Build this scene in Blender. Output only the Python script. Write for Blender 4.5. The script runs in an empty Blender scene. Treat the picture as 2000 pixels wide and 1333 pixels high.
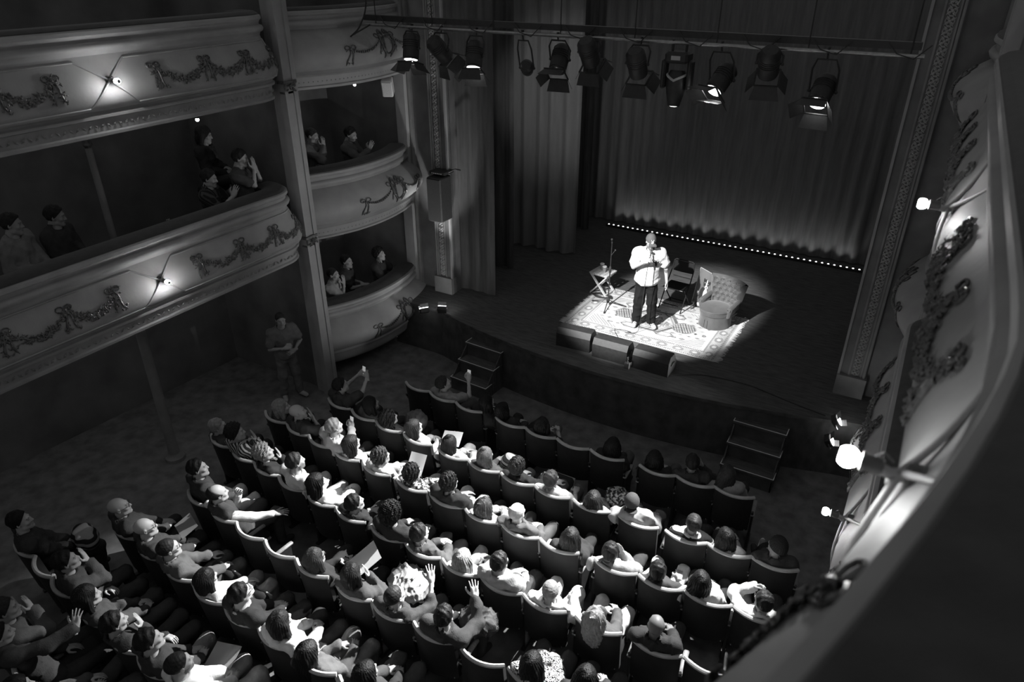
import bpy, math, random
import numpy as np
from mathutils import Vector, Matrix, Euler

# ------------------------------------------------------------------ camera, world, light, exposure
scene = bpy.context.scene
COL = scene.collection
cam_d = bpy.data.cameras.new('camera')
cam = bpy.data.objects.new('camera', cam_d)
COL.objects.link(cam)
cam.location = (0, 0, 6.1)
cam.rotation_euler = (math.radians(90 - 28.6), 0, math.radians(30.2))
cam_d.sensor_width = 36
cam_d.lens = 25.11
cam_d.clip_start = .05
cam_d.clip_end = 100
cam_d.dof.use_dof = True
cam_d.dof.focus_distance = 11.0
cam_d.dof.aperture_fstop = 2.0
scene.camera = cam

world = bpy.data.worlds.new('world')
scene.world = world
world.use_nodes = True
world.node_tree.nodes['Background'].inputs[0].default_value = (1, 1, 1, 1)
world.node_tree.nodes['Background'].inputs[1].default_value = 0.15

vs = scene.view_settings
vs.view_transform = 'Standard'
vs.look = 'None'
vs.exposure = 0
vs.gamma = 1
vs.use_curve_mapping = False
scene.cycles.use_denoising = True
scene.cycles.max_bounces = 5
scene.cycles.diffuse_bounces = 3
scene.cycles.glossy_bounces = 2
scene.cycles.volume_bounces = 0
scene.cycles.sample_clamp_indirect = 4

def spot(name, loc, target, power, size, blend=.3, radius=.08):
    d = bpy.data.lights.new(name, 'SPOT')
    d.energy = power
    d.spot_size = math.radians(size)
    d.spot_blend = blend
    d.shadow_soft_size = radius
    o = bpy.data.objects.new(name, d)
    COL.objects.link(o)
    o.location = loc
    o.rotation_euler = (Vector(target) - Vector(loc)).to_track_quat('-Z', 'Y').to_euler()
    return o

# beams of the lanterns on the lighting bar (their housings are built further down) and of one front-of-house lamp above the view
STAGE_AIM = (-3.86, 11.56, 0.0)
spot('front_of_house_beam', (-5.4, 2.6, 7.4), (-3.72, 11.72, 0.25), 15000, 15.4, .4, .10)
spot('stage_beam', (-3.06, 9.53, 4.27), (-3.75, 12.2, 0.3), 30, 44, .5, .07)
spot('house_beam', (-2.553, 9.314, 4.513), (-4.45, 5.15, 0.0), 7200, 41, .55, .03)
spot('house_beam', (-1.31, 9.30, 4.46), (-1.9, 4.35, 0.0), 6500, 42, .5, .06)
spot('curtain_beam', (-5.35, 9.7, 4.55), (-6.85, 13.85, 3.5), 170, 46, .9, .05)
spot('floor_beam', (-7.30, 9.90, .24), (-8.0, 10.9, 2.7), 230, 44, .8, .04)
spot('floor_beam', (-.36, 9.74, .2), (-8.5, 9.6, 2.0), 520, 42, .6, .05)

def gallery_fill_light(loc, sx, sy, power):
    d = bpy.data.lights.new('added_fill_light', 'AREA')
    d.shape = 'RECTANGLE'; d.size = sx; d.size_y = sy; d.energy = power
    o = bpy.data.objects.new('added_fill_light', d); COL.objects.link(o); o.location = loc
    return o
# added fill without fixtures, lifting the dark interiors of the galleries and boxes
for s_ in (-1, 1):
    X = lambda x: x if s_ < 0 else -8.06 - x
    gallery_fill_light((X(-9.9), 4.2, 4.19), 1.6, 7, 5)
    gallery_fill_light((X(-9.9), 4.2, 1.70), 1.6, 7, 6.5)
    gallery_fill_light((X(-9.7), 9.5, 4.1), 1.2, 2, 1.6)
    gallery_fill_light((X(-9.7), 9.5, 1.65), 1.2, 2, 1.6)

# ------------------------------------------------------------------ object helpers
def link(o, parent=None):
    COL.objects.link(o)
    if parent is not None:
        o.parent = parent
    return o

def tag(o, label=None, cat=None, group=None, kind=None):
    if label: o['label'] = label
    if cat: o['category'] = cat
    if group: o['group'] = group
    if kind: o['kind'] = kind
    return o

def empty(name, loc=(0, 0, 0), rz=0.0):
    o = bpy.data.objects.new(name, None)
    o.empty_display_size = .1
    COL.objects.link(o)
    o.location = loc
    o.rotation_euler = (0, 0, rz)
    return o

def mesh_from(name, v, f, smooth=True, angle=None):
    """v (n,3) array, f list of index tuples or (m,4)/(m,3) array"""
    me = bpy.data.meshes.new(name)
    v = np.asarray(v, dtype=np.float32).reshape(-1, 3)
    if isinstance(f, np.ndarray):
        n = f.shape[1]
        me.vertices.add(len(v))
        me.vertices.foreach_set('co', v.ravel())
        me.loops.add(f.size)
        me.loops.foreach_set('vertex_index', f.astype(np.int32).ravel())
        me.polygons.add(len(f))
        me.polygons.foreach_set('loop_start', np.arange(0, f.size, n, dtype=np.int32))
        me.update(calc_edges=True)
    else:
        me.from_pydata(v.tolist(), [], f)
        me.update()
    if smooth:
        me.polygons.foreach_set('use_smooth', np.ones(len(me.polygons), dtype=bool))
        if angle is not None:
            me.set_sharp_from_angle(angle=math.radians(angle))
    return me

def obj(name, me, material, parent=None, loc=None, rot=None):
    o = bpy.data.objects.new(name, me)
    if len(me.materials) == 0:
        me.materials.append(material)
    elif me.materials[0] is not material:
        o.material_slots[0].link = 'OBJECT'
        o.material_slots[0].material = material
    COL.objects.link(o)
    if parent is not None:
        o.parent = parent
    if loc is not None:
        o.location = loc
    if rot is not None:
        o.rotation_euler = rot
    return o

def dup(o, parent=None):
    """copy of one thing with its parts and sub-parts, mesh data shared"""
    c = o.copy()
    COL.objects.link(c)
    if parent is not None:
        c.parent = parent
    for ch in list(o.children):
        dup(ch, c)
    return c

def frame_of(d, up=(0, 0, 1)):
    d = np.asarray(d, float); d = d / (np.linalg.norm(d) + 1e-9)
    u = np.asarray(up, float)
    if abs(d @ u) > .95: u = np.array([1., 0, 0])
    x = np.cross(u, d); x /= np.linalg.norm(x)
    y = np.cross(d, x)
    return x, y, d

class MB:
    """collects simple shapes into one mesh"""
    def __init__(s): s.v = []; s.f = []; s.n = 0
    def add(s, v, f):
        s.v.extend([tuple(map(float, p)) for p in v])
        s.f.extend([tuple(i + s.n for i in q) for q in f])
        s.n += len(v); return s
    def box(s, c, d, rz=0, M=None, bev=0.0):
        hx, hy, hz = d[0] / 2, d[1] / 2, d[2] / 2
        if bev > 0:
            b = min(bev, hx * .9, hy * .9, hz * 2.6)
            vs_ = []
            for sz in (-1, 1):
                for lv in ((0,) if sz < 0 else (1,)):
                    pass
            rings = [(-hz, b), (-hz + b, 0), (hz - b, 0), (hz, b)]
            for z, i in rings:
                x, y = hx - i, hy - i
                c2 = b if i == 0 else b * .4
                vs_ += [(-x + c2, -y, z), (x - c2, -y, z), (x, -y + c2, z), (x, y - c2, z),
                        (x - c2, y, z), (-x + c2, y, z), (-x, y - c2, z), (-x, -y + c2, z)]
            fs = [tuple(reversed(range(8))), tuple(range(24, 32))]
            for r in range(3):
                for k in range(8):
                    a = r * 8 + k; b_ = r * 8 + (k + 1) % 8
                    fs.append((a, b_, b_ + 8, a + 8))
        else:
            vs_ = [(sx * hx, sy * hy, sz * hz) for sz in (-1, 1) for sx, sy in ((-1, -1), (1, -1), (1, 1), (-1, 1))]
            fs = [(3, 2, 1, 0), (4, 5, 6, 7), (0, 1, 5, 4), (1, 2, 6, 5), (2, 3, 7, 6), (3, 0, 4, 7)]
        ca, sa = math.cos(rz), math.sin(rz)
        out = []
        for x, y, z in vs_:
            if M is not None:
                p = M @ Vector((x, y, z)); out.append((p.x + c[0], p.y + c[1], p.z + c[2]))
            else:
                out.append((x * ca - y * sa + c[0], x * sa + y * ca + c[1], z + c[2]))
        return s.add(out, fs)
    def bar(s, p, q, r0, r1=None, n=8, caps=True):
        r1 = r0 if r1 is None else r1
        p = np.asarray(p, float); q = np.asarray(q, float)
        x, y, d = frame_of(q - p)
        vs_ = []
        for c, r in ((p, r0), (q, r1)):
            for k in range(n):
                a = 2 * math.pi * k / n
                vs_.append(c + r * (math.cos(a) * x + math.sin(a) * y))
        fs = [(k, (k + 1) % n, n + (k + 1) % n, n + k) for k in range(n)]
        if caps: fs += [tuple(reversed(range(n))), tuple(range(n, 2 * n))]
        return s.add(vs_, fs)
    def beam(s, p, q, w, h, up=(0, 0, 1)):
        p = np.asarray(p, float); q = np.asarray(q, float)
        x, y, d = frame_of(q - p, up)
        vs_ = [c + sx * w / 2 * x + sy * h / 2 * y for c in (p, q) for sx, sy in ((-1, -1), (1, -1), (1, 1), (-1, 1))]
        fs = [(3, 2, 1, 0), (4, 5, 6, 7), (0, 1, 5, 4), (1, 2, 6, 5), (2, 3, 7, 6), (3, 0, 4, 7)]
        return s.add(vs_, fs)
    def tube(s, pts, r, n=8, closed=False, caps=True):
        P = np.asarray(pts, float); m = len(P)
        R = np.full(m, r) if np.isscalar(r) else np.asarray(r, float)
        T = np.roll(P, -1, 0) - np.roll(P, 1, 0) if closed else np.gradient(P, axis=0)
        x, y, d = frame_of(T[0])
        vs_ = []
        for i in range(m):
            d = T[i] / (np.linalg.norm(T[i]) + 1e-9)
            x = x - d * (x @ d); x /= np.linalg.norm(x) + 1e-9
            y = np.cross(d, x)
            for k in range(n):
                a = 2 * math.pi * k / n
                vs_.append(P[i] + R[i] * (math.cos(a) * x + math.sin(a) * y))
        fs = []
        for i in range(m if closed else m - 1):
            j = (i + 1) % m
            for k in range(n):
                l = (k + 1) % n
                fs.append((i * n + k, i * n + l, j * n + l, j * n + k))
        if caps and not closed: fs += [tuple(reversed(range(n))), tuple(range((m - 1) * n, m * n))]
        return s.add(vs_, fs)
    def lathe(s, prof, c=(0, 0, 0), axis=(0, 0, 1), n=16, up=(1, 0, 0)):
        """prof list of (radius, height along axis)"""
        x, y, d = frame_of(axis, up if abs(np.dot(axis, up)) < .9 else (0, 0, 1))
        c = np.asarray(c, float); m = len(prof)
        vs_ = [c + h * d + r * (math.cos(2 * math.pi * k / n) * x + math.sin(2 * math.pi * k / n) * y) for r, h in prof for k in range(n)]
        fs = [(i * n + k, i * n + (k + 1) % n, (i + 1) * n + (k + 1) % n, (i + 1) * n + k) for i in range(m - 1) for k in range(n)]
        if prof[0][0] > 1e-5: fs.append(tuple(reversed(range(n))))
        if prof[-1][0] > 1e-5: fs.append(tuple(range((m - 1) * n, m * n)))
        return s.add(vs_, fs)
    def ball(s, c, r, n=8, m=6, R=None):
        r = (r, r, r) if np.isscalar(r) else r
        c = np.asarray(c, float)
        vs_ = []
        for i in range(m + 1):
            t = math.pi * i / m
            for k in range(n):
                a = 2 * math.pi * k / n
                p = np.array([r[0] * math.sin(t) * math.cos(a), r[1] * math.sin(t) * math.sin(a), r[2] * math.cos(t)])
                if R is not None: p = R @ p
                vs_.append(c + p)
        fs = [(i * n + k, (i + 1) * n + k, (i + 1) * n + (k + 1) % n, i * n + (k + 1) % n) for i in range(m) for k in range(n)]
        return s.add(vs_, fs)
    def grid(s, P):
        P = np.asarray(P, float); a, b = P.shape[:2]
        vs_ = P.reshape(-1, 3)
        fs = [(i * b + j, (i + 1) * b + j, (i + 1) * b + j + 1, i * b + j + 1) for i in range(a - 1) for j in range(b - 1)]
        return s.add(vs_, fs)
    def prism(s, poly, z0, z1):
        n = len(poly)
        vs_ = [(x, y, z0) for x, y in poly] + [(x, y, z1) for x, y in poly]
        fs = [tuple(reversed(range(n))), tuple(range(n, 2 * n))] + [(k, (k + 1) % n, n + (k + 1) % n, n + k) for k in range(n)]
        return s.add(vs_, fs)
    def mesh(s, name, smooth=True, angle=35):
        return mesh_from(name, s.v, s.f, smooth, angle)
    def build(s, name, material, parent=None, smooth=True, angle=35, loc=None, rot=None):
        return obj(name, s.mesh(name, smooth, angle), material, parent, loc, rot)

# ------------------------------------------------------------------ materials (all grey: the photograph is black and white)
_mats = {}
def new_mat(name):
    m = bpy.data.materials.new(name)
    m.use_nodes = True
    return m, m.node_tree.nodes, m.node_tree.links, m.node_tree.nodes['Principled BSDF']

def mat(name, val, rough=.7, spec=.3, var=.15, scale=6.0, bump=0.0, bscale=60.0, metal=0.0, stretch=(1, 1, 1), sheen=0.0):
    if name in _mats: return _mats[name]
    m, N, L, b = new_mat(name)
    tc = N.new('ShaderNodeTexCoord')
    mp = N.new('ShaderNodeMapping'); mp.inputs['Scale'].default_value = stretch
    L.new(tc.outputs['Object'], mp.inputs[0])
    no = N.new('ShaderNodeTexNoise'); no.inputs['Scale'].default_value = scale; no.inputs['Detail'].default_value = 4
    L.new(mp.outputs[0], no.inputs['Vector'])
    rp = N.new('ShaderNodeMapRange')
    rp.inputs[1].default_value = .3; rp.inputs[2].default_value = .7
    rp.inputs[3].default_value = val * (1 - var); rp.inputs[4].default_value = val * (1 + var)
    L.new(no.outputs[0], rp.inputs[0])
    L.new(rp.outputs[0], b.inputs['Base Color'])
    b.inputs['Roughness'].default_value = rough
    b.inputs['Specular IOR Level'].default_value = spec
    b.inputs['Metallic'].default_value = metal
    if sheen: b.inputs['Sheen Weight'].default_value = sheen
    if bump:
        n2 = N.new('ShaderNodeTexNoise'); n2.inputs['Scale'].default_value = bscale; n2.inputs['Detail'].default_value = 3
        L.new(mp.outputs[0], n2.inputs['Vector'])
        bp = N.new('ShaderNodeBump'); bp.inputs['Strength'].default_value = bump; bp.inputs['Distance'].default_value = .01
        L.new(n2.outputs[0], bp.inputs['Height']); L.new(bp.outputs[0], b.inputs['Normal'])
    _mats[name] = m
    return m

def glow(name, strength):
    if name in _mats: return _mats[name]
    m, N, L, b = new_mat(name)
    b.inputs['Base Color'].default_value = (.9, .9, .9, 1)
    b.inputs['Emission Color'].default_value = (1, 1, 1, 1)
    b.inputs['Emission Strength'].default_value = strength
    _mats[name] = m
    return m

def tone_mat(name, val, rough=.6, spec=.3):
    """base value multiplied by the mesh's own 'tone' colour (lips, brows, ink, woven pattern)"""
    if name in _mats: return _mats[name]
    m, N, L, b = new_mat(name)
    a = N.new('ShaderNodeAttribute'); a.attribute_name = 'tone'
    mx = N.new('ShaderNodeMath'); mx.operation = 'MULTIPLY'; mx.inputs[1].default_value = val
    L.new(a.outputs['Fac'], mx.inputs[0]); L.new(mx.outputs[0], b.inputs['Base Color'])
    b.inputs['Roughness'].default_value = rough; b.inputs['Specular IOR Level'].default_value = spec
    _mats[name] = m
    return m

def cloth(val, pat=None, rough=.85):
    key = 'cloth_%s_%s' % (('%.3f' % val).replace('.', ''), pat or 'plain')
    if key in _mats: return _mats[key]
    if pat is None:
        return mat(key, val, rough, .15, .12, 14, .35, 90)
    m, N, L, b = new_mat(key)
    tc = N.new('ShaderNodeTexCoord')
    if pat == 'stripe':
        w = N.new('ShaderNodeTexWave'); w.bands_direction = 'Z'; w.inputs['Scale'].default_value = 4.6; w.inputs['Distortion'].default_value = .6
        lo, hi, a0, a1 = .02, val, .45, .55
    elif pat == 'plaid':
        w = N.new('ShaderNodeTexWave'); w.bands_direction = 'DIAGONAL'; w.inputs['Scale'].default_value = 9; w.inputs['Distortion'].default_value = 1.5
        lo, hi, a0, a1 = .03, val, .4, .7
    elif pat == 'quilt':
        w = N.new('ShaderNodeTexVoronoi'); w.inputs['Scale'].default_value = 16
        lo, hi, a0, a1 = val * .72, val, .05, .5
    elif pat == 'feather':
        w = N.new('ShaderNodeTexWave'); w.bands_direction = 'DIAGONAL'; w.inputs['Scale'].default_value = 12; w.inputs['Distortion'].default_value = 14; w.inputs['Detail Scale'].default_value = 2.2
        lo, hi, a0, a1 = .02, val, .4, .6
    else:
        w = N.new('ShaderNodeTexNoise'); w.inputs['Scale'].default_value = 26
        lo, hi, a0, a1 = .03, val, .46, .56
    L.new(tc.outputs['Object'], w.inputs['Vector'])
    rp = N.new('ShaderNodeMapRange')
    rp.inputs[1].default_value = a0; rp.inputs[2].default_value = a1; rp.inputs[3].default_value = lo; rp.inputs[4].default_value = hi
    L.new(w.outputs[0], rp.inputs[0]); L.new(rp.outputs[0], b.inputs['Base Color'])
    b.inputs['Roughness'].default_value = .85; b.inputs['Specular IOR Level'].default_value = .15
    _mats[key] = m
    return m

PLASTER = mat('cream_plaster', .32, .6, .35, .12, 3, .15, 25)
PILASTER = mat('pilaster_paint', .14, .5, .35, .2, 3, .2, 25)
PLASTER_DK = mat('old_plaster', .22, .65, .3, .2, 3, .2, 25)
GILT = mat('gilt_ornament', .11, .35, .6, .5, 30, .3, 120, .35)
WALLPAINT = mat('dark_wall_paint', .16, .8, .2, .3, 1.5, .1, 20)
CARPET = mat('dark_carpet', .17, .95, .1, .3, 5, .3, 200)
STAGEPAINT = mat('black_stage_paint', .095, .75, .15, .3, 4, .15, 60, 0, (1, 6, 1))
VELVET = mat('seat_velvet', .022, .75, .2, .2, 8, .15, 150, 0, (1, 1, 1), .05)
SEATWOOD = mat('seat_wood_edge', .5, .28, .5, .2, 12, 0, 60)
ARMWOOD = mat('armrest_wood', .26, .4, .5, .25, 10, 0, 60, 0, (1, 5, 1))
IRON = mat('black_iron', .03, .5, .4, .2, 20)
BLACKMETAL = mat('black_metal', .025, .45, .5, .2, 20)
BLACKPLASTIC = mat('black_plastic', .03, .55, .4, .2, 20, .1, 200)
STEEL = mat('grey_steel', .35, .3, .5, .15, 20, 0, 60, .8)
DRAPE = mat('black_drape', .075, .85, .15, .3, 3, .2, 40, 0, (4, 4, .4), .3)
BACKDRAPE = mat('backcloth', .14, .8, .2, .15, 3, .1, 60, 0, (6, 6, .5), .2)
WHITETAPE = mat('white_tape', .8, .6, .3, .05, 20)
PALEWOOD = mat('pale_wood', .55, .55, .3, .2, 5, .1, 40, 0, (1, 8, 1))
RAILVELVET = mat('rail_velvet', .05, .85, .2, .2, 10, .2, 100, 0, (1, 1, 1), .2)
BULB = glow('lit_bulb', 190)
# ------------------------------------------------------------------ the room
AX = -4.03                      # the axis of the house

def structure(o, label=None):
    o['kind'] = 'structure'
    if label: o['label'] = label
    return o

def floor_z(y):
    return -1.0 + .046 * max(0.0, 7.7 - y)

m = MB()
ys = [-6, -3, 0, 1, 2, 3, 4, 5, 6, 7, 7.7, 9, 10.2]
m.grid([[(x, y, floor_z(y)) for x in np.linspace(-12, 4, 17)] for y in ys])
structure(m.build('floor', CARPET, angle=20), 'dark carpeted auditorium floor')

def lip(x):
    return 9.46 + .0425 * min(abs(x + 3.75), 3.75) ** 2
m = MB()
xs = np.linspace(-8.6, .55, 40)
top = [(x, lip(x), 0) for x in xs]
back = [(x, 18.4, 0) for x in np.linspace(-12, 4, 40)]
m.grid([top, [(x, 10.9, 0) for x in np.linspace(-8.6, .55, 40)]])
m.grid([[(x, 10.9, 0) for x in np.linspace(-12, 4, 40)], back])
structure(m.build('stage_floor', STAGEPAINT, angle=30), 'black painted stage floor with a curved front edge')
m = MB()
m.grid([[(x, lip(x) - .03, .0) for x in xs], [(x, lip(x) - .03, -.06) for x in xs], [(x, lip(x), -.06) for x in xs], [(x, lip(x), -1.02) for x in xs]])
m.grid([[(x, lip(x) - .03, 0.0) for x in xs], [(x, lip(x) + .01, 0.004) for x in xs]])
structure(m.build('trim_stage_front', STAGEPAINT, angle=30), 'black curved front of the stage')

def slab(name, c, d, material, label=None):
    mm = MB(); mm.box(c, d)
    return structure(mm.build(name, material), label)
slab('wall_left', (-11.9, 6, 2.6), (.2, 25, 7.6), WALLPAINT)
slab('wall_right', (3.9, 6, 2.6), (.2, 25, 7.6), WALLPAINT)
slab('wall_back', (-4, 18.6, 3), (16, .2, 7), WALLPAINT)

# ---- balconies: a rail, a bellied front and a moulded cornice swept along the curve of the house
RAIL_P = [(-.34, -.10), (-.34, .02), (-.31, .05), (-.02, .05), (.015, .03), (.02, -.01), (-.005, -.03)]
MOULD_P = [(-.005, -.03), (-.02, -.06), (-.02, -.085), (.02, -.10), (.035, -.13), (.02, -.165), (-.015, -.18), (-.03, -.22)]
BELLY_P = [(-.03, -.22), (-.02, -.26), (.015, -.33), (.055, -.41), (.095, -.49), (.125, -.57), (.138, -.63), (.138, -.69), (.12, -.75), (.085, -.79)]
CORN_P = [(.085, -.79), (.05, -.80), (.05, -.83), (.075, -.845), (.075, -.875), (.03, -.89), (.03, -.905), (.02, -1.03), (.045, -1.045), (.045, -1.075), (.0, -1.09), (-.25, -1.09)]
BELLY_BOX = [(-.03, -.22), (.02, -.25), (.11, -.31), (.20, -.39), (.26, -.48), (.28, -.56), (.265, -.65), (.22, -.73), (.15, -.79)]
CORN_BOX = [(.15, -.79), (.11, -.80), (.12, -.83), (.135, -.85), (.10, -.875), (.06, -.885), (.05, -.90), (.04, -1.02), (.06, -1.035), (.05, -1.07), (.0, -1.085), (-.25, -1.085)]
CORN_LOW = [(.15, -.79), (.11, -.80), (.12, -.83), (.135, -.85), (.11, -.88), (.09, -.95), (.07, -1.03), (.03, -1.09), (-.05, -1.12), (-.25, -1.12)]

def side_x(side, x):            # a position measured on the left side, mirrored for the right
    return x if side < 0 else 2 * AX - x

def tier_path(side):
    P = []
    for y in np.arange(-2.2, 2.55, .2):
        P.append((-8.36 + .2 * max(0.0, 1.9 - y) ** 1.5, y))
    for y in np.arange(2.6, 7.31, .235):
        P.append((-8.36, y))
    for a in np.linspace(0, math.pi / 2, 9)[1:]:
        P.append((-8.81 + .45 * math.cos(a), 7.3 + .45 * math.sin(a)))
    P.append((-8.95, 7.75))
    return np.array([(side_x(side, x), y) for x, y in P])
def low_tier_path(side):
    P = tier_path(side); P[:, 0] -= side * .06; return P

def box_path(side):
    K = [(-8.92, 8.12), (-8.80, 8.28), (-8.63, 8.6), (-8.47, 9.0), (-8.39, 9.45), (-8.38, 9.9), (-8.44, 10.35), (-8.54, 10.68), (-8.62, 10.84)]
    t = np.linspace(0, len(K) - 1, 33)
    i = np.arange(len(K))
    P = np.array([(np.interp(q, i, [k[0] for k in K]), np.interp(q, i, [k[1] for k in K])) for q in t])
    for _ in range(3):
        P[1:-1] = (P[:-2] + 2 * P[1:-1] + P[2:]) / 4
    return np.array([(side_x(side, x), y) for x, y in P])

def normals(P, side):
    T = np.gradient(P, axis=0); T /= np.linalg.norm(T, axis=1)[:, None]
    N = np.stack([T[:, 1], -T[:, 0]], 1)
    N = N if side < 0 else -N
    if len(P) > 36:                  # the front swells where the horseshoe turns
        N = N * (1 + .9 * np.clip((2.2 - P[:, 1]) / 1.0, 0, 1.2))[:, None]
    return N

def sweep(P, N, prof, z0, flip):
    A = []
    for o_, z in prof:
        A.append([(p[0] + n[0] * o_, p[1] + n[1] * o_, z0 + z) for p, n in zip(P, N)])
    if flip: A = A[::-1]
    return A

class Front:
    """a surface to hang ornament on: (distance along the front, height below the rail) -> point, outward normal"""
    def __init__(s, P, N, belly, z0):
        s.P, s.N, s.z0 = P, N, z0
        s.L = np.concatenate([[0], np.cumsum(np.linalg.norm(np.diff(P, axis=0), axis=1))])
        b = np.array(belly); s.bz = b[::-1, 1]; s.bo = b[::-1, 0]
    def at(s, l, v, off=0.0):
        x = np.interp(l, s.L, s.P[:, 0]); y = np.interp(l, s.L, s.P[:, 1])
        n = np.array([np.interp(l, s.L, s.N[:, 0]), np.interp(l, s.L, s.N[:, 1])]); k = np.linalg.norm(n); n /= k
        o_ = np.interp(v, s.bz, s.bo) * k
        return np.array([x + n[0] * (o_ + off), y + n[1] * (o_ + off), s.z0 + v]), np.array([n[0], n[1], 0.0])
    def l_of_y(s, y):
        k = np.argmin(np.abs(s.P[:, 1] - y)); return s.L[k] + (y - s.P[k, 1]) * (1 if abs(s.N[k, 0]) > .5 else 0)

rng = random.Random(5)
def leaf(m_, c, n, r, ang):
    x, y, d = frame_of(n)
    u = math.cos(ang) * x + math.sin(ang) * y; w = np.cross(d, u)
    c = np.asarray(c)
    m_.add([c - u * r, c + w * r * .45 + d * r * .35, c + u * r * 1.2, c - w * r * .45 + d * r * .35, c + d * r * .6],
           [(0, 3, 4), (3, 2, 4), (2, 1, 4), (1, 0, 4)])

def garland(fr, pts, parent, drop=.16, leafy=True, name='garland'):
    """swags hung between bows at pts (list of (l, v)), each bow with ribbon tails"""
    for (l0, v0), (l1, v1) in zip(pts[:-1], pts[1:]):
        m_ = MB()
        n = 40 if leafy else 16
        for k in range(n):
            t = (k + .5) / n
            sag = drop * 4 * t * (1 - t)
            fat = .05 * (.45 + .55 * math.sin(math.pi * t))
            l, v = l0 + (l1 - l0) * t, v0 + (v1 - v0) * t - sag
            for j in range(3 if leafy else 1):
                dl, dv = (rng.uniform(-fat, fat), rng.uniform(-fat, fat)) if leafy else (0, 0)
                c, nn = fr.at(l + dl, v + dv, .008)
                if leafy: leaf(m_, c, nn, rng.uniform(.022, .036), rng.uniform(0, 6.28))
                else: m_.ball(c + nn * .008, .013 + .011 * math.sin(math.pi * t), 6, 4)
        o = m_.build(name, GILT, parent); o['kind'] = 'stuff'
    for l0, v0 in pts:
        m_ = MB()
        for s_ in (-1, 1):
            loop = []
            for a in np.linspace(0, 2 * math.pi, 9)[:-1]:
                c, nn = fr.at(l0 + s_ * (.05 + .045 * math.cos(a)), v0 + .03 + .03 * math.sin(a), .012)
                loop.append(c)
            m_.tube(loop, .008 if leafy else .009, 5, closed=True)
            tail = [fr.at(l0 + s_ * (.012 + .05 * t) + .012 * math.sin(t * 7), v0 - .24 * t, .012)[0] for t in np.linspace(0, 1, 7)]
            m_.tube(tail, [.012, .014, .014, .012, .016, .013, .004], 5)
        c, nn = fr.at(l0, v0 + .01, .015); m_.ball(c, .022, 6, 4)
        for k in range(34 if leafy else 5):
            c, nn = fr.at(l0 + rng.uniform(-.09, .09), v0 - rng.uniform(-.06, .24), .014)
            leaf(m_, c, nn, rng.uniform(.018, .032), rng.uniform(0, 6.28))
        m_.build('bow', GILT, parent)

def moulding_frame(fr, l0, l1, parent, ribs=(None, None), lamp_v=-.48):
    """raised panel border between two lamps, its corners drawn in towards each lamp"""
    vt, vb = -.27, -.755
    m_ = MB()
    for v in (vt, vb):
        n = max(3, int(abs(l1 - l0) / .12))
        m_.tube([fr.at(l, v, .004)[0] for l in np.linspace(l0, l1, n)], .013, 6)
    for l, lamp in ((l0, ribs[0]), (l1, ribs[1])):
        if lamp is None:
            m_.tube([fr.at(l, v, .004)[0] for v in np.linspace(vt, vb, 8)], .013, 6)
        else:
            for v in (vt, vb):
                pts_ = []
                for t in np.linspace(0, 1, 8):
                    c, nn = fr.at(l + (lamp - l) * t, v + (lamp_v - v) * t, .004 + .035 * t * t)
                    pts_.append(c)
                m_.tube(pts_, np.linspace(.011, .012, 8), 10)
    m_.build('panel_moulding', PLASTER, parent, angle=60)

def make_balcony(name, path_fn, side, z0, belly, corn, label, slab_to, low=False):
    P = path_fn(side); N = normals(P, side)
    root = empty(name, (0, 0, 0))
    tag(root, label, None, None, 'structure')
    fl = side > 0
    m_ = MB(); m_.grid(sweep(P, N, belly, z0, fl)); m_.build('fascia', PLASTER, root, angle=60)
    m_ = MB(); m_.grid(sweep(P, N, MOULD_P, z0, fl)); m_.build('upper_moulding', PLASTER, root, angle=50)
    m_ = MB(); m_.grid(sweep(P, N, RAIL_P, z0, fl)); m_.build('rail', PLASTER, root, angle=40)
    m_ = MB(); m_.grid(sweep(P, N, [(-.36, -.10), (-.36, .06), (-.30, .085), (-.06, .085), (-.012, .053)] if side < 0 or z0 < 5 else [(-.36, -.10), (-.36, .06), (-.30, .09), (-.05, .09), (-.005, .06), (.01, .0)], z0, fl)); m_.build('rail_cushion', RAILVELVET, root)
    m_ = MB(); m_.grid(sweep(P, N, corn, z0, fl)); m_.build('cornice', PLASTER, root, angle=40)
    # frieze of small repeated leaves along the cornice
    fr = Front(P, N, belly, z0)
    m_ = MB(); L = fr.L[-1]
    fz = Front(P, N, [(.03, -.905), (.02, -1.03)], z0)
    for k in range(int(L / .075)):
        c, nn = fz.at(.04 + k * .075, -.965, .006)
        if not low: leaf(m_, c, nn, .034, .8 if k % 2 else -.8)
    if m_.n:
        o = m_.build('frieze', PLASTER_DK, root); o['kind'] = 'stuff'
    # inner face of the parapet and the gallery floor behind it
    m_ = MB()
    inner = [(p[0] - n[0] * .34, p[1] - n[1] * .34) for p, n in zip(P, N)]
    m_.grid([[(x, y, z0 + .02) for x, y in inner], [(x, y, z0 - .95) for x, y in inner]])
    m_.grid([[(x, y, z0 - .95) for x, y in inner], [(slab_to, y, z0 - .95) for x, y in inner]])
    m_.grid([[(p[0] - n[0] * .2, p[1] - n[1] * .2, z0 - 1.085) for p, n in zip(P, N)], [(slab_to, y, z0 - 1.085) for x, y in inner]])
    m_.build('gallery_floor', WALLPAINT, root)
    return root, fr

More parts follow.
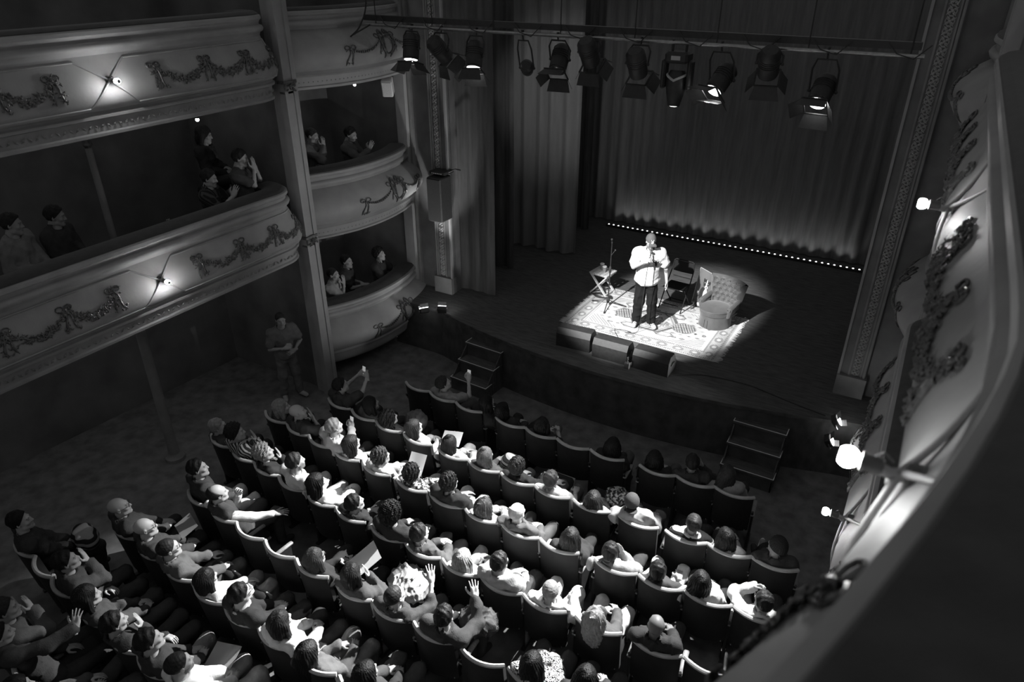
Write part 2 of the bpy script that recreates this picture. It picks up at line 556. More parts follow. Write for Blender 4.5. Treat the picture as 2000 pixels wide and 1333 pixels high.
fronts = {}
for side, sn in ((-1, 'left'), (1, 'right')):
    far = -11.8 if side < 0 else 3.8
    for lev, z0 in ((1, 2.83), (2, 5.30)):
        nm = {1: 'lower', 2: 'upper'}[lev]
        root, fr = make_balcony('trim_balcony_%s_%s' % (sn, nm), (low_tier_path if lev == 1 and side > 0 else tier_path), side, z0, BELLY_P, CORN_P,
                                '%s balcony front along the %s wall, cream plaster with gilt garlands' % (nm, sn), far)
        fronts[(side, 'tier', lev)] = fr
        lamps = [fr.l_of_y(5.08 if side < 0 else (4.80 if lev == 1 else 4.66)), fr.l_of_y(1.9), fr.l_of_y(-1.3)]
        e = fr.l_of_y(7.3) + .3
        moulding_frame(fr, lamps[0] + .30, e, root, (lamps[0], None))
        moulding_frame(fr, lamps[1] + .30, lamps[0] - .30, root, (lamps[1], lamps[0]))
        moulding_frame(fr, lamps[2] + .30, lamps[1] - .30, root, (lamps[2], lamps[1]))
        l0 = lamps[0]
        garland(fr, [(l0 + .62, -.42), (l0 + 1.35, -.42), (l0 + 2.0, -.42), (l0 + 2.55, -.42)], root)
        lo = lamps[1]
        garland(fr, [(lo + .62, -.42), (lo + 1.6 - .35, -.42), (lo + 1.6 + .35, -.42), (l0 - .62, -.42)], root)
        garland(fr, [(lo - 1.9, -.5), (lo - 1.2, -.5), (lo - .55, -.5)], root)
    for lev, z0 in ((0, .40), (1, 2.83), (2, 5.28)):
        nm = {0: 'lowest', 1: 'middle', 2: 'top'}[lev]
        root, fr = make_balcony('trim_box_%s_%s' % (sn, nm), box_path, side, z0, BELLY_BOX, CORN_LOW if lev == 0 else CORN_BOX,
                                '%s %s bow-fronted theatre box in cream plaster' % (nm, sn), far, lev == 0)
        fronts[(side, 'box', lev)] = fr
        L = fr.L[-1]
        c0 = L * .66
        garland(fr, [(c0 - .78, -.52), (c0 - .14, -.40)], root, .10, False)
        garland(fr, [(c0 + .14, -.40), (c0 + .66, -.48)], root, .10, False)
        mm = MB()                                    # oval cartouche with scrolls
        mm.tube([fr.at(c0 + .105 * math.cos(a), -.52 + .135 * math.sin(a), .012)[0] for a in np.linspace(0, 2 * math.pi, 21)[:-1]], .014, 6, closed=True)
        for s_ in (-1, 1):
            mm.tube([fr.at(c0 + s_ * (.12 + .05 * math.sin(t * 5)), -.36 - .36 * t, .014)[0] for t in np.linspace(0, 1, 9)], [.02, .022, .018, .016, .018, .022, .02, .014, .006], 6)
            mm.tube([fr.at(c0 + s_ * (.02 + .09 * t), -.35 + .05 * math.sin(math.pi * t), .016)[0] for t in np.linspace(0, 1, 7)], .018, 6)
        for k in range(14):
            c, nn = fr.at(c0 + rng.uniform(-.13, .13), -.36 + rng.uniform(-.05, .04), .014); leaf(mm, c, nn, rng.uniform(.02, .034), rng.uniform(0, 6.28))
        mm.build('cartouche', GILT, root)
    # low box skirt down to the pit floor level
    # pillars, partitions, jambs
    pil = empty('trim_pillar_' + sn, (side_x(side, -8.55), 7.95, 0)); tag(pil, 'tall plaster pillar between the %s balconies and the boxes' % sn, None, None, 'structure')
    d = -side
    mm = MB(); mm.box((0, 0, 2.7), (.30, .22, 7.4)); mm.build('shaft', PLASTER, pil)
    mm = MB(); mm.box((d * .10, -.125, 2.7), (.12, .06, 7.4)); mm.build('fillet', PLASTER, pil)
    mm = MB(); mm.box((d * .155, .04, 2.7), (.03, .06, 7.4)); mm.build('fillet', PLASTER, pil)
    for zc in (1.95, 4.35):
        mm = MB()
        for s_ in (-1, 1):
            mm.tube([(d * (.15 + .03 * math.sin(a * .5)), -.06 + s_ * .06 + .045 * math.cos(a), zc + .045 * math.sin(a)) for a in np.linspace(0, 5.5, 12)], np.linspace(.024, .012, 12), 6)
        mm.box((d * .12, -.06, zc + .07), (.14, .26, .04)); mm.box((d * .1, -.06, zc - .08), (.1, .2, .03))
        for k in range(8): leaf(mm, (d * .19, -.06 + rng.uniform(-.1, .1), zc + rng.uniform(-.07, .05)), (d, 0, 0), .035, rng.uniform(0, 6))
        mm.build('capital', GILT, pil)
    slab('wall_partition_' + sn, (side_x(side, -10.3), 7.98, 2.6), (3.2, .1, 7.4), WALLPAINT)
    slab('wall_box_end_' + sn, (side_x(side, -10.25), 10.93, 2.6), (3.2, .12, 7.4), WALLPAINT)
    slab('wall_box_inner_' + sn, (side_x(side, -10.6), 9.45, 2.6), (.1, 2.9, 7.4), WALLPAINT)
    slab('wall_gallery_inner_' + sn, (side_x(side, -11.0), 3.0, 2.6), (.1, 10, 7.4), WALLPAINT)
    # column under and on the lower tier
    for z0_, z1_, nm in ((-1.0 + .046 * 2.6, 1.75, 'lower'), (1.9, 4.22, 'upper')):
        col = empty('trim_column_%s_%s' % (sn, nm), (side_x(side, -9.05), 5.08, z0_)); tag(col, '%s slim iron column carrying the %s balcony' % (nm, sn), None, None, 'structure')
        h = z1_ - z0_
        r0 = .075 if nm == 'lower' else .045
        mm = MB(); mm.lathe([(r0 * 1.15, .12), (r0, .3), (r0 * .9, h - .25)], n=14); mm.build('shaft', PLASTER_DK, col)
        mm = MB(); mm.lathe([(r0 * 1.9, 0), (r0 * 1.9, .06), (r0 * 1.3, .10), (r0 * 1.15, .13)], n=14); mm.build('base', PLASTER_DK, col)
        mm = MB(); mm.lathe([(r0 * .9, h - .26), (r0 * 1.3, h - .22), (r0 * 1.1, h - .18), (r0 * 2.0, h - .05), (r0 * 2.1, h)], n=14)
        for k in range(10):
            a = k * .63; leaf(mm, (r0 * 1.6 * math.cos(a), r0 * 1.6 * math.sin(a), h - .1), (math.cos(a), math.sin(a), 0), .045, 1.5)
        mm.build('capital', GILT, col)
    # proscenium: jamb, flat wall, ornamented pilaster, beaded corner
    pro = empty('wall_proscenium_' + sn, (side_x(side, -8.1), 10.86, 0)); tag(pro, 'proscenium wall on the %s with an ornamented pilaster' % sn, None, None, 'structure')
    def pb(name, x0, x1, y0, y1, z0_, z1_, mt):
        q = MB(); a, b = sorted((d * x0, d * x1)); q.box(((a + b) / 2, (y0 + y1) / 2, (z0_ + z1_) / 2), (b - a, y1 - y0, z1_ - z0_)); return q.build(name, mt, pro)
    pb('wall_panel', -.62, .44, .04, .5, -1, 6.5, PILASTER)
    pb('jamb', -.66, -.44, -.10, .06, -1, 6.5, PLASTER)
    pb('jamb', -.42, -.36, -.02, .06, -1, 6.5, PLASTER_DK)
    pb('pilaster', .06, .44, -.05, .05, .32, 6.5, PILASTER)
    pb('plinth', .03, .45, -.12, .05, -.02, .34, PLASTER_DK)
    pb('fillet', .07, .10, -.075, .0, .34, 6.5, PLASTER_DK)
    pb('fillet', .115, .135, -.07, .0, .34, 6.5, PLASTER_DK)
    pb('fillet', .285, .31, -.07, .0, .34, 6.5, PLASTER_DK)
    pb('corner_bead', .42, .455, -.09, -.04, -.0, 6.5, PLASTER)
    mot = MB()
    for a in (0.6, 2.2, 3.8, 5.4): leaf(mot, (.03 * math.cos(a), -.004, .03 * math.sin(a)), (0, -1, 0), .04, a)
    mot.ball((0, -.012, 0), .02, 6, 4)
    mot.tube([(.05 * math.cos(a), -.008, .055 * math.sin(a)) for a in np.linspace(0, 6.28, 11)[:-1]], .008, 5, closed=True)
    mme = mot.mesh('relief')
    for k in range(48):
        obj('relief', mme, PLASTER, pro, (d * .21, -.05, .42 + k * .115))
    # returns behind the arch
    slab('wall_wing_' + sn, (side_x(side, -7.9), 11.3, 3), (.2, .1, 7), WALLPAINT)

# bead moulding strip on the right wall seen edge-on is the same pilaster mirrored
# ------------------------------------------------------------------ bodies: smooth blended volumes turned into one skin
class Vol:
    def __init__(s, lo, hi, h):
        s.lo = np.array(lo, np.float32); s.h = h
        s.n = np.maximum(4, np.ceil((np.array(hi) - s.lo) / h).astype(int) + 1)
        s.F = np.full(s.n, .3, np.float32)
        s.ax = [(s.lo[i] + h * np.arange(s.n[i])).astype(np.float32) for i in range(3)]
    def win(s, lo, hi, k):
        m_ = k + 3 * s.h
        a = np.clip(np.floor((np.array(lo) - m_ - s.lo) / s.h).astype(int), 0, s.n - 1)
        b = np.clip(np.ceil((np.array(hi) + m_ - s.lo) / s.h).astype(int) + 1, 1, s.n)
        if np.any(b <= a): return None
        sl = tuple(slice(a[i], b[i]) for i in range(3))
        X = s.ax[0][sl[0]][:, None, None]; Y = s.ax[1][sl[1]][None, :, None]; Z = s.ax[2][sl[2]][None, None, :]
        return sl, X, Y, Z
    def put(s, sl, d, k, sub=False):
        A = s.F[sl]
        if sub:
            s.F[sl] = np.maximum(A, -d)
        elif k <= 0:
            s.F[sl] = np.minimum(A, d)
        else:
            t = np.clip(.5 + .5 * (A - d) / k, 0, 1)
            s.F[sl] = A * (1 - t) + d * t - k * t * (1 - t)
        return s
    def cap(s, a, b, ra, rb=None, k=.03, sub=False):
        rb = ra if rb is None else rb
        a = np.asarray(a, np.float32); b = np.asarray(b, np.float32); r = max(ra, rb)
        w = s.win(np.minimum(a, b) - r, np.maximum(a, b) + r, k)
        if w is None: return s
        sl, X, Y, Z = w; d = b - a; L = float(d @ d) + 1e-9
        t = np.clip(((X - a[0]) * d[0] + (Y - a[1]) * d[1] + (Z - a[2]) * d[2]) / L, 0, 1)
        D = np.sqrt((X - a[0] - t * d[0]) ** 2 + (Y - a[1] - t * d[1]) ** 2 + (Z - a[2] - t * d[2]) ** 2) - (ra + (rb - ra) * t)
        return s.put(sl, D, k, sub)
    def ell(s, c, r, R=None, k=.03, sub=False):
        c = np.asarray(c, np.float32); r = np.asarray(r, np.float32); m_ = float(r.max())
        w = s.win(c - m_, c + m_, k) if R is not None else s.win(c - r, c + r, k)
        if w is None: return s
        sl, X, Y, Z = w; x, y, z = X - c[0], Y - c[1], Z - c[2]
        if R is not None:
            x, y, z = (R[0, i] * x + R[1, i] * y + R[2, i] * z for i in range(3))
        k0 = np.sqrt((x / r[0]) ** 2 + (y / r[1]) ** 2 + (z / r[2]) ** 2)
        k1 = np.sqrt((x / r[0] ** 2) ** 2 + (y / r[1] ** 2) ** 2 + (z / r[2] ** 2) ** 2) + 1e-6
        return s.put(sl, k0 * (k0 - 1) / k1, k, sub)
    def plane(s, p, n):                      # remove the side the normal points to
        n = np.asarray(n, np.float32); n /= np.linalg.norm(n)
        X = s.ax[0][:, None, None]; Y = s.ax[1][None, :, None]; Z = s.ax[2][None, None, :]
        s.F = np.maximum(s.F, (X - p[0]) * n[0] + (Y - p[1]) * n[1] + (Z - p[2]) * n[2]); return s
    def chairback(s):
        """sit against the curved seat back instead of passing through it"""
        X = s.ax[0][:, None, None]; Y = s.ax[1][None, :, None]; Z = s.ax[2][None, None, :]
        yb = -.232 + .085 * np.minimum(1.2, (X / .245) ** 2) - (Z - .85) * .12
        d = np.maximum(np.maximum(Y - yb, Z - .955), np.abs(X) - .275)
        s.F = np.maximum(s.F, -d.astype(np.float32)); return s
    def wobble(s, amp, f, seed=0):
        r = np.random.RandomState(seed); X = s.ax[0][:, None, None]; Y = s.ax[1][None, :, None]; Z = s.ax[2][None, None, :]
        a = r.uniform(-1, 1, (4, 3)) * f; p = r.uniform(0, 6, 4)
        w = [np.sin(a[i, 0] * X + a[i, 1] * Y + a[i, 2] * Z + p[i]) for i in range(4)]
        s.F = s.F + (amp * (w[0] * w[1] + .7 * w[2] * w[3])).astype(np.float32); return s
    def creases(s, amp, f, seed=0):
        """sharp folds of cloth"""
        r = np.random.RandomState(seed); X = s.ax[0][:, None, None]; Y = s.ax[1][None, :, None]; Z = s.ax[2][None, None, :]
        for i in range(3):
            a = r.uniform(-1, 1, 3) * f; b_ = r.uniform(-1, 1, 3) * f * .45; p = r.uniform(0, 6)
            t = 1 - np.abs(np.sin(a[0] * X + a[1] * Y + a[2] * Z + p + 1.6 * np.sin(b_[0] * X + b_[1] * Y + b_[2] * Z)))
            s.F = s.F - (amp * t * t).astype(np.float32)
        return s
    def strands(s, amp, n, seed=0):
        """hair locks running down from the crown"""
        X = s.ax[0][:, None, None]; Y = s.ax[1][None, :, None]; Z = s.ax[2][None, None, :]
        a = np.arctan2(X, -(Y + .01))
        s.F = s.F + (amp * (np.sin(n * a + 3 * np.sin(Z * 18 + seed)) + .6 * np.sin(n * 2.3 * a + Z * 24 + seed))).astype(np.float32); return s
    def mesh(s):
        F = s.F
        for ax in range(3):                  # keep the skin closed
            i = [slice(None)] * 3; i[ax] = 0; F[tuple(i)] = np.maximum(F[tuple(i)], .001); i[ax] = -1; F[tuple(i)] = np.maximum(F[tuple(i)], .001)
        S = F < 0
        n = s.n
        cnt = np.zeros(n - 1, np.uint8); OFF = [(i, j, k) for i in (0, 1) for j in (0, 1) for k in (0, 1)]
        for i, j, k in OFF:
            cnt += S[i:n[0] - 1 + i, j:n[1] - 1 + j, k:n[2] - 1 + k]
        act = (cnt > 0) & (cnt < 8)
        ci = np.argwhere(act)
        if len(ci) == 0: return np.zeros((0, 3)), np.zeros((0, 4), int)
        idx = np.full(n - 1, -1, np.int64); idx[act] = np.arange(len(ci))
        V = [F[ci[:, 0] + i, ci[:, 1] + j, ci[:, 2] + k] for i, j, k in OFF]
        acc = np.zeros((len(ci), 3)); num = np.zeros(len(ci))
        for a in range(8):
            for b in range(a + 1, 8):
                d = np.array(OFF[b]) - np.array(OFF[a])
                if np.abs(d).sum() != 1: continue
                cr = (V[a] < 0) != (V[b] < 0)
                t = np.where(cr, V[a] / (V[a] - V[b] + 1e-12), 0)
                acc += np.where(cr[:, None], np.array(OFF[a]) + t[:, None] * d, 0); num += cr
        v = s.lo + s.h * (ci + acc / num[:, None])
        quads = []
        for ax in range(3):
            u, w = (ax + 1) % 3, (ax + 2) % 3
            i0 = [slice(1, -1)] * 3; i1 = [slice(1, -1)] * 3
            i0[ax] = slice(0, -1); i1[ax] = slice(1, None)
            A, B = S[tuple(i0)], S[tuple(i1)]
            g = np.argwhere(A != B)
            if len(g) == 0: continue
            ins = A[tuple(g.T)]
            off = np.ones(3, int); off[ax] = 0
            g = g + off
            eu = np.zeros(3, int); eu[u] = 1; ew = np.zeros(3, int); ew[w] = 1
            q = np.stack([idx[tuple((g - eu - ew).T)], idx[tuple((g - ew).T)], idx[tuple(g.T)], idx[tuple((g - eu).T)]], 1)
            q[~ins] = q[~ins][:, ::-1]
            quads.append(q)
        return v, np.concatenate(quads)

def ikelbow(S, H, l1, l2, pole):
    S = np.asarray(S, float); H = np.asarray(H, float); d = H - S; L = np.linalg.norm(d)
    if L > (l1 + l2) * .985: H = S + d * (l1 + l2) * .985 / L; d = H - S; L = np.linalg.norm(d)
    u = d / L; a = (L * L + l1 * l1 - l2 * l2) / (2 * L); h = math.sqrt(max(0, l1 * l1 - a * a))
    p = np.asarray(pole, float); p = p - u * (p @ u); p /= np.linalg.norm(p) + 1e-9
    return S + u * a + p * h, H

# ---- heads (origin in the middle of the skull, face towards +Y)
def head_mesh(kind, h=.0086):
    f = kind == 'f'
    w = .94 if f else 1.0
    s = Vol((-.11, -.125, -.23), (.11, .135, .13), h)
    s.ell((0, -.018, .032), (.074 * w, .094, .084), k=0)
    s.ell((0, .028, -.028), (.060 * w, .066, .086), k=.03)
    s.cap((-.045 * w, .02, -.075), (0, .072, -.098), .022, .020, k=.03); s.cap((.045 * w, .02, -.075), (0, .072, -.098), .022, .020, k=.03)
    s.cap((-.032, .077, .026), (.032, .077, .026), .012, k=.015)
    s.cap((0, .088, .014), (0, .108, -.024), .007, .0125, k=.012)
    for x in (-1, 1):
        s.ell((x * .013, .096, -.029), (.009, .009, .007), k=.008)
        s.ell((x * .032, .100, .006), (.016, .016, .011), k=0, sub=True)
        s.ell((x * .031, .075, .006), (.0135, .0135, .0125), k=0)
        s.ell((x * .044, .064, -.022), (.02, .02, .018), k=.02)
        s.ell((x * .077 * w, -.008, -.004), (.009, .019, .031), k=.006)
        s.ell((x * .084 * w, -.004, -.002), (.006, .009, .015), k=0, sub=True)
        s.cap((x * .019, .087, -.060), (0, .095, -.057), .006, .0075, k=.006)
    s.cap((-.017, .086, -.070), (.017, .086, -.070), .0085, k=.008)
    s.cap((-.020, .103, -.0645), (.020, .103, -.0645), .003, k=0, sub=True)
    s.cap((0, -.025, -.09), (0, -.05, -.225), .054 * w, .058 * w, k=.03)
    v, q = s.mesh()
    t = np.ones(len(v))
    ax, y, z = np.abs(v[:, 0]), v[:, 1], v[:, 2]
    eye = (ax > .021) & (ax < .041) & (z > -.001) & (z < .012) & (y > .07)
    t[eye] = .4
    brow = (ax > .014) & (ax < .05) & (z > .019) & (z < .032) & (y > .07); t[brow] = .4
    lip = (ax < .024) & (z > -.078) & (z < -.052) & (y > .082); t[lip] = .72
    if kind == 'b':
        beard = (y > .0) & (z < -.038) & (z > -.125) & ~lip & (ax + (y - .0) * .2 < .2) & ~((z > -.05) & (ax < .012)); t[beard] = .35
    return v, q, t
HEADS = {k: head_mesh(k) for k in 'mfb'}

# ---- hands (wrist at the origin, fingers along +Y, palm facing -Z, thumb on +X)
def hand_mesh(curl, spread=.0, thumb=.5):
    s = Vol((-.075, -.07, -.10), (.095, .205, .05), .0072)
    s.ell((0, .045, 0), (.042, .052, .015), k=0)
    s.cap((-.018, .0, 0), (-.022, .085, .002), .016, .013, k=.012); s.cap((.016, .0, 0), (.024, .085, .002), .017, .013, k=.012)
    s.cap((0, -.062, 0), (0, .012, 0), .0255, .024, k=.02)
    for i, (x, L, r) in enumerate(((-.033, .060, .0078), (-.011, .074, .0086), (.011, .080, .0088), (.032, .072, .0085))):
        p = np.array([x, .086 + (.004 if 0 < i < 3 else 0), .002]); a = 0.0; sx = (x / .033) * spread
        for j, fr_ in enumerate((.44, .32, .24)):
            a += curl * (.75, 1.0, .7)[j] * (1 + .12 * (1.5 - i))
            d = np.array([sx * math.cos(a), math.cos(a), -math.sin(a)]); q_ = p + d / np.linalg.norm(d) * L * fr_
            s.cap(p, q_, r * (1 - .1 * j), r * (.92 - .1 * j), k=.002); p = q_
    p0 = np.array([.026, .018, -.004]); p1 = p0 + np.array([.036, .028, -.010 - .012 * thumb]); p2 = p1 + np.array([.018 - .022 * thumb, .030, -.010 * thumb]); p3 = p2 + np.array([.004 - .018 * thumb, .026, -.008 * thumb])
    s.cap(p0, p1, .0155, .0125, k=.01); s.cap(p1, p2, .0118, .0102, k=.003); s.cap(p2, p3, .0102, .0082, k=.003)
    return s.mesh()
HANDS = {'rest': hand_mesh(.38, .06, .5), 'open': hand_mesh(.16, .22, .0), 'grip': hand_mesh(1.0, .0, 1.0), 'flat': hand_mesh(.12, .05, .3)}

def rot_to(yax, zax):
    """columns x,y,z with y along the fingers and z away from the palm"""
    y = np.asarray(yax, float); y = y / np.linalg.norm(y)
    z = np.asarray(zax, float); z = z - y * (z @ y); z /= np.linalg.norm(z) + 1e-9
    return np.stack([np.cross(y, z), y, z], 1)

def euler_R(yaw, pitch, roll=0.0):
    return np.array(Matrix.Rotation(yaw, 3, 'Z') @ Matrix.Rotation(pitch, 3, 'X') @ Matrix.Rotation(roll, 3, 'Y'))

# ---- hair and headwear, in head coordinates
def hair_mesh(kind):
    long_ = kind in ('long', 'longwavy', 'hugecurls')
    s = Vol((-.17, -.22, -.40 if long_ else -.2), (.17, .15, .19), .0072 if long_ else .0062)
    def scalp(g, top=0.0): s.ell((0, -.022, .034), (.076 + g, .096 + g, .086 + g + top), k=0)
    def face_cut(p=(0, .062, .075), n=(0, .80, -.6)): s.plane(p, n)
    if kind == 'short':
        scalp(.012, .006); s.strands(.002, 37, 1); s.wobble(.004, 110, 2); face_cut(); s.plane((0, 0, -.055), (0, .35, -1))
    elif kind == 'crop':
        scalp(.006); s.wobble(.0015, 200, 3); face_cut((0, .066, .07)); s.plane((0, 0, -.045), (0, .4, -1))
    elif kind == 'balding':
        scalp(.010); s.strands(.0015, 37, 4); face_cut((0, .01, .03), (0, .55, .6)); s.plane((0, 0, -.05), (0, .35, -1))
    elif kind == 'curly':
        scalp(.026, .012); s.wobble(.009, 190, 5); s.wobble(.005, 330, 6); face_cut((0, .07, .075)); s.plane((0, 0, -.07), (0, .4, -1))
    elif kind == 'afro':
        scalp(.045, .02); s.wobble(.010, 210, 7); s.wobble(.006, 380, 8); face_cut((0, .075, .07)); s.plane((0, 0, -.085), (0, .4, -1))
    elif kind == 'bob':
        scalp(.018, .004)
        for x in (-1, 1):
            s.cap((x * .082, -.015, .01), (x * .09, -.02, -.13), .036, .03, k=.03)
        s.ell((0, -.075, -.06), (.095, .055, .10), k=.03); s.strands(.0024, 31, 9); s.wobble(.004, 45, 9); s.cap((0, .03, -.02), (0, .12, -.10), .062, .07, sub=True); face_cut((0, .078, .06), (0, .95, -.3)); s.plane((0, 0, -.145), (0, .1, -1))
    elif kind in ('long', 'longwavy', 'hugecurls'):
        g = .030 if kind == 'hugecurls' else .017
        scalp(g, .004)
        w = 1.25 if kind == 'hugecurls' else 1.0
        for x in (-1, 1):
            s.cap((x * .080, -.02, .01), (x * .098 * w, -.055, -.20), .036 * w, .034 * w, k=.03)
        s.ell((0, -.085, -.12), (.105 * w, .05 * w, .24), k=.03)
        s.strands(.003, 27, 11 if kind == 'long' else 14); s.wobble(.005, 40, 10)
        if kind != 'long': s.wobble(.008 if kind == 'longwavy' else .013, 75 if kind == 'longwavy' else 150, 12)
        s.cap((0, .03, -.02), (0, .12, -.12), .062, .07, sub=True); face_cut((0, .080, .06), (0, .95, -.3)); s.plane((0, 0, -.335), (0, 0, -1))
    elif kind == 'bun':
        scalp(.011); s.strands(.0015, 35, 13); s.ell((0, -.075, .105), (.042, .04, .038), k=.01); s.wobble(.002, 160, 14); face_cut((0, .066, .07)); s.plane((0, 0, -.06), (0, .35, -1))
    elif kind == 'topknot':
        scalp(.018, .004); s.ell((0, -.085, -.10), (.10, .05, .16), k=.03)
        for x in (-1, 1): s.cap((x * .080, -.02, .01), (x * .09, -.05, -.16), .034, .03, k=.03)
        s.ell((0, -.02, .14), (.035, .035, .032), k=.01); s.strands(.0026, 29, 15); s.cap((0, .03, -.02), (0, .12, -.12), .062, .07, sub=True); face_cut((0, .08, .06), (0, .95, -.3)); s.plane((0, 0, -.2), (0, 0, -1))
    elif kind == 'beanie':
        scalp(.016, .02); s.strands(.0025, 30, 16); s.plane((0, .0, .012), (0, -.12, -1)); s.ell((0, -.02, .022), (.094, .116, .02), k=.008)
    elif kind == 'cap':            # peak forward
        scalp(.014, .008); s.plane((0, 0, .028), (0, .12, -1)); s.ell((0, .125, .030), (.072, .075, .012), k=.008)
    elif kind == 'capback':
        scalp(.014, .008); s.plane((0, 0, .022), (0, -.1, -1)); s.ell((0, -.13, .012), (.068, .06, .012), k=.008)
    return s.mesh()
_hair = {}
def hair_data(kind):
    if kind not in _hair:
        v, q = hair_mesh(kind)
        _hair[kind] = mesh_from('hair_' + kind, v, q)
    return _hair[kind]

# ---- the figure. J: joints in local coordinates (metres, +Y is where the person faces, +X their right hand)
def figure(name, J, o):
    """one continuous skin (torso, limbs, head, hands joined) with clothing, shoes and hair as children"""
    hip, neck, head = (np.asarray(J[k], float) for k in ('hip', 'neck', 'head'))
    up = neck - hip; Lt = np.linalg.norm(up); up /= Lt
    fw = np.array([math.sin(J.get('twist', 0)) * -1, math.cos(J.get('twist', 0)), 0.0]); fw = fw - up * (fw @ up); fw /= np.linalg.norm(fw)
    rt = np.cross(fw, up)
    R = np.stack([rt, fw, up], 1)
    b = o.get('build', 1.0); fem = o.get('head', 'm') == 'f'
    sw = (.165 if fem else .185) * (.6 + .4 * b)
    bow = -fw * J.get('slump', .03)
    waist = hip + up * Lt * .33 + bow; chest = hip + up * Lt * .68 + bow * .8
    shz = neck - up * .045
    SH = {1: shz + rt * sw, -1: shz - rt * sw}
    EL, HD = {}, {}
    for s_ in (1, -1):
        t = J['hands'][s_]; pole = J.get('poles', {}).get(s_, (s_ * .8, -.5, -.7))
        EL[s_], HD[s_] = ikelbow(SH[s_], t, .29, .26, pole)
    HJ = {s_: hip + rt * s_ * .09 for s_ in (1, -1)}
    KN = {s_: np.asarray(J['knees'][s_], float) for s_ in (1, -1)}
    AN = {s_: np.asarray(J['ankles'][s_], float) for s_ in (1, -1)}
    TO = {s_: np.asarray(J['toes'][s_], float) for s_ in (1, -1)}
    pts = np.array([hip, neck, head, *EL.values(), *HD.values(), *KN.values(), *AN.values(), *TO.values(), *SH.values()])
    lo, hi = pts.min(0) - .22, pts.max(0) + .22
    hv = o.get('vox', .03)
    def torso(s, e, low=True):
        if low: s.ell(hip + up * .02, (.165 * b + e, .125 * b + e, .12 + e), R, k=0)
        s.ell(waist, (.145 * b + e, .110 * b + e, .15 + e), R, k=.05)
        s.ell(chest, (.165 * (.5 + .5 * b) + e, .115 * (.5 + .5 * b) + e, .18 + e), R, k=.05)
        if fem:
            for q_ in (1, -1): s.ell(chest + rt * q_ * .07 + fw * .085 - up * .02, (.062 + e * .6, .055 + e * .6, .062 + e * .6), R, k=.04)
        if b > 1.12: s.ell(waist + fw * .05, (.15 * b, .12 * b, .15), R, k=.05)
        s.cap(SH[1] - up * .005, SH[-1] - up * .005, .058 + e, k=.05)
        s.cap(neck + up * .005, neck - up * .07, .068 + e * .5, .10 + e, k=.06)
    # skin
    s = Vol(np.maximum(lo, -9), hi, hv)
    torso(s, -.02)
    s.cap(neck - up * .05, head + np.array([0, 0, -.10]), .056, .050, k=.03)
    for q_ in (1, -1):
        s.cap(SH[q_], EL[q_], .046, .038, k=.03); s.cap(EL[q_], HD[q_], .040, .027, k=.02)
        s.cap(HJ[q_], KN[q_], .074, .052, k=.03); s.cap(KN[q_], AN[q_], .050, .034, k=.02)
        s.cap(AN[q_], TO[q_], .036, .03, k=.02)
    if o.get('seat'): s.chairback()
    v, q = s.mesh(); V = [v]; Q = [q]; T = [np.ones(len(v))]; n = len(v)
    hvs, hq, ht = HEADS[o.get('head', 'm')]
    HR = J['headR']; hs = o.get('hs', 1.0)
    V.append(hvs * hs @ HR.T + head); Q.append(hq + n); T.append(ht); n += len(hvs)
    for q_ in (1, -1):
        kind, fdir, back = J['hpose'][q_]
        mv, mq = HANDS[kind]
        mv = mv.copy(); mq = mq.copy()
        if q_ == 1: mv[:, 0] *= -1; mq = mq[:, ::-1]          # right hand: thumb on its own left
        if fdir is None:
            fdir = (HD[q_] - EL[q_])
        M_ = rot_to(fdir, back)
        mv = mv * (.95 if fem else 1.03) @ M_.T + HD[q_]
        V.append(mv); Q.append(mq + n); T.append(np.ones(len(mv))); n += len(mv)
    me = mesh_from(name, np.concatenate(V), np.concatenate(Q))
    at = me.attributes.new('tone', 'FLOAT', 'POINT'); at.data.foreach_set('value', np.concatenate(T).astype(np.float32))
    root = obj(name, me, tone_mat('skin_%02d' % int(o.get('skin', .42) * 100), o.get('skin', .42), .5, .35))
    # top
    e = o.get('puff', .018); sl = o.get('sleeve', 'long')
    s = Vol(np.minimum(np.minimum(hip, neck), np.minimum(np.min(list(EL.values()), 0), np.min(list(HD.values()), 0))) - .25, np.maximum(np.maximum(hip, neck), np.maximum(np.max(list(EL.values()), 0), np.max(list(HD.values()), 0))) + .22, o.get('cvox', .0205))
    torso(s, e, True)
    for q_ in (1, -1):
        if sl == 'none': continue
        if sl == 'short':
            m_ = SH[q_] + (EL[q_] - SH[q_]) * .68
            s.cap(SH[q_], m_, .056 + e, .058 + e, k=.04)
        else:
            s.cap(SH[q_], EL[q_], .052 + e, .044 + e, k=.04); f_ = .92 if sl == 'long' else .35
            s.cap(EL[q_], EL[q_] + (HD[q_] - EL[q_]) * f_, .044 + e, .034 + e * .8, k=.03)
    s.wobble(o.get('folds', .007), 28, o.get('seed', 1)); s.creases(o.get('crease', .011), 26, o.get('seed', 1) + 7)
    nk = neck + fw * .03 + up * .035
    s.ell(nk, (.075, .085, .06), R, k=0, sub=True)
    s.plane(hip - up * o.get('hem', .06), -up)
    if o.get('seat'): s.chairback()
    v, q = s.mesh()
    t_name = o.get('topname', 'shirt')
    obj(t_name, mesh_from(t_name, v, q), cloth(o.get('top', .1), o.get('pat')), root)
    if o.get('collar', sl != 'none'):
        if not o.get('collar'): o['collar'] = .013
        mm = MB(); mm.tube([nk + R @ np.array([.074 * math.cos(a), .084 * math.sin(a) - .012, -.028 - .022 * math.sin(a)]) for a in np.linspace(0, 2 * math.pi, 15)[:-1]], o['collar'] if not isinstance(o['collar'], bool) else .02, 6, closed=True)
        mm.build('collar', cloth(o.get('collarv', o.get('top', .1))), root)
    # trousers
    tv = o.get('trousers', .04); te = .016
    ks = list(KN.values()) + list(AN.values())
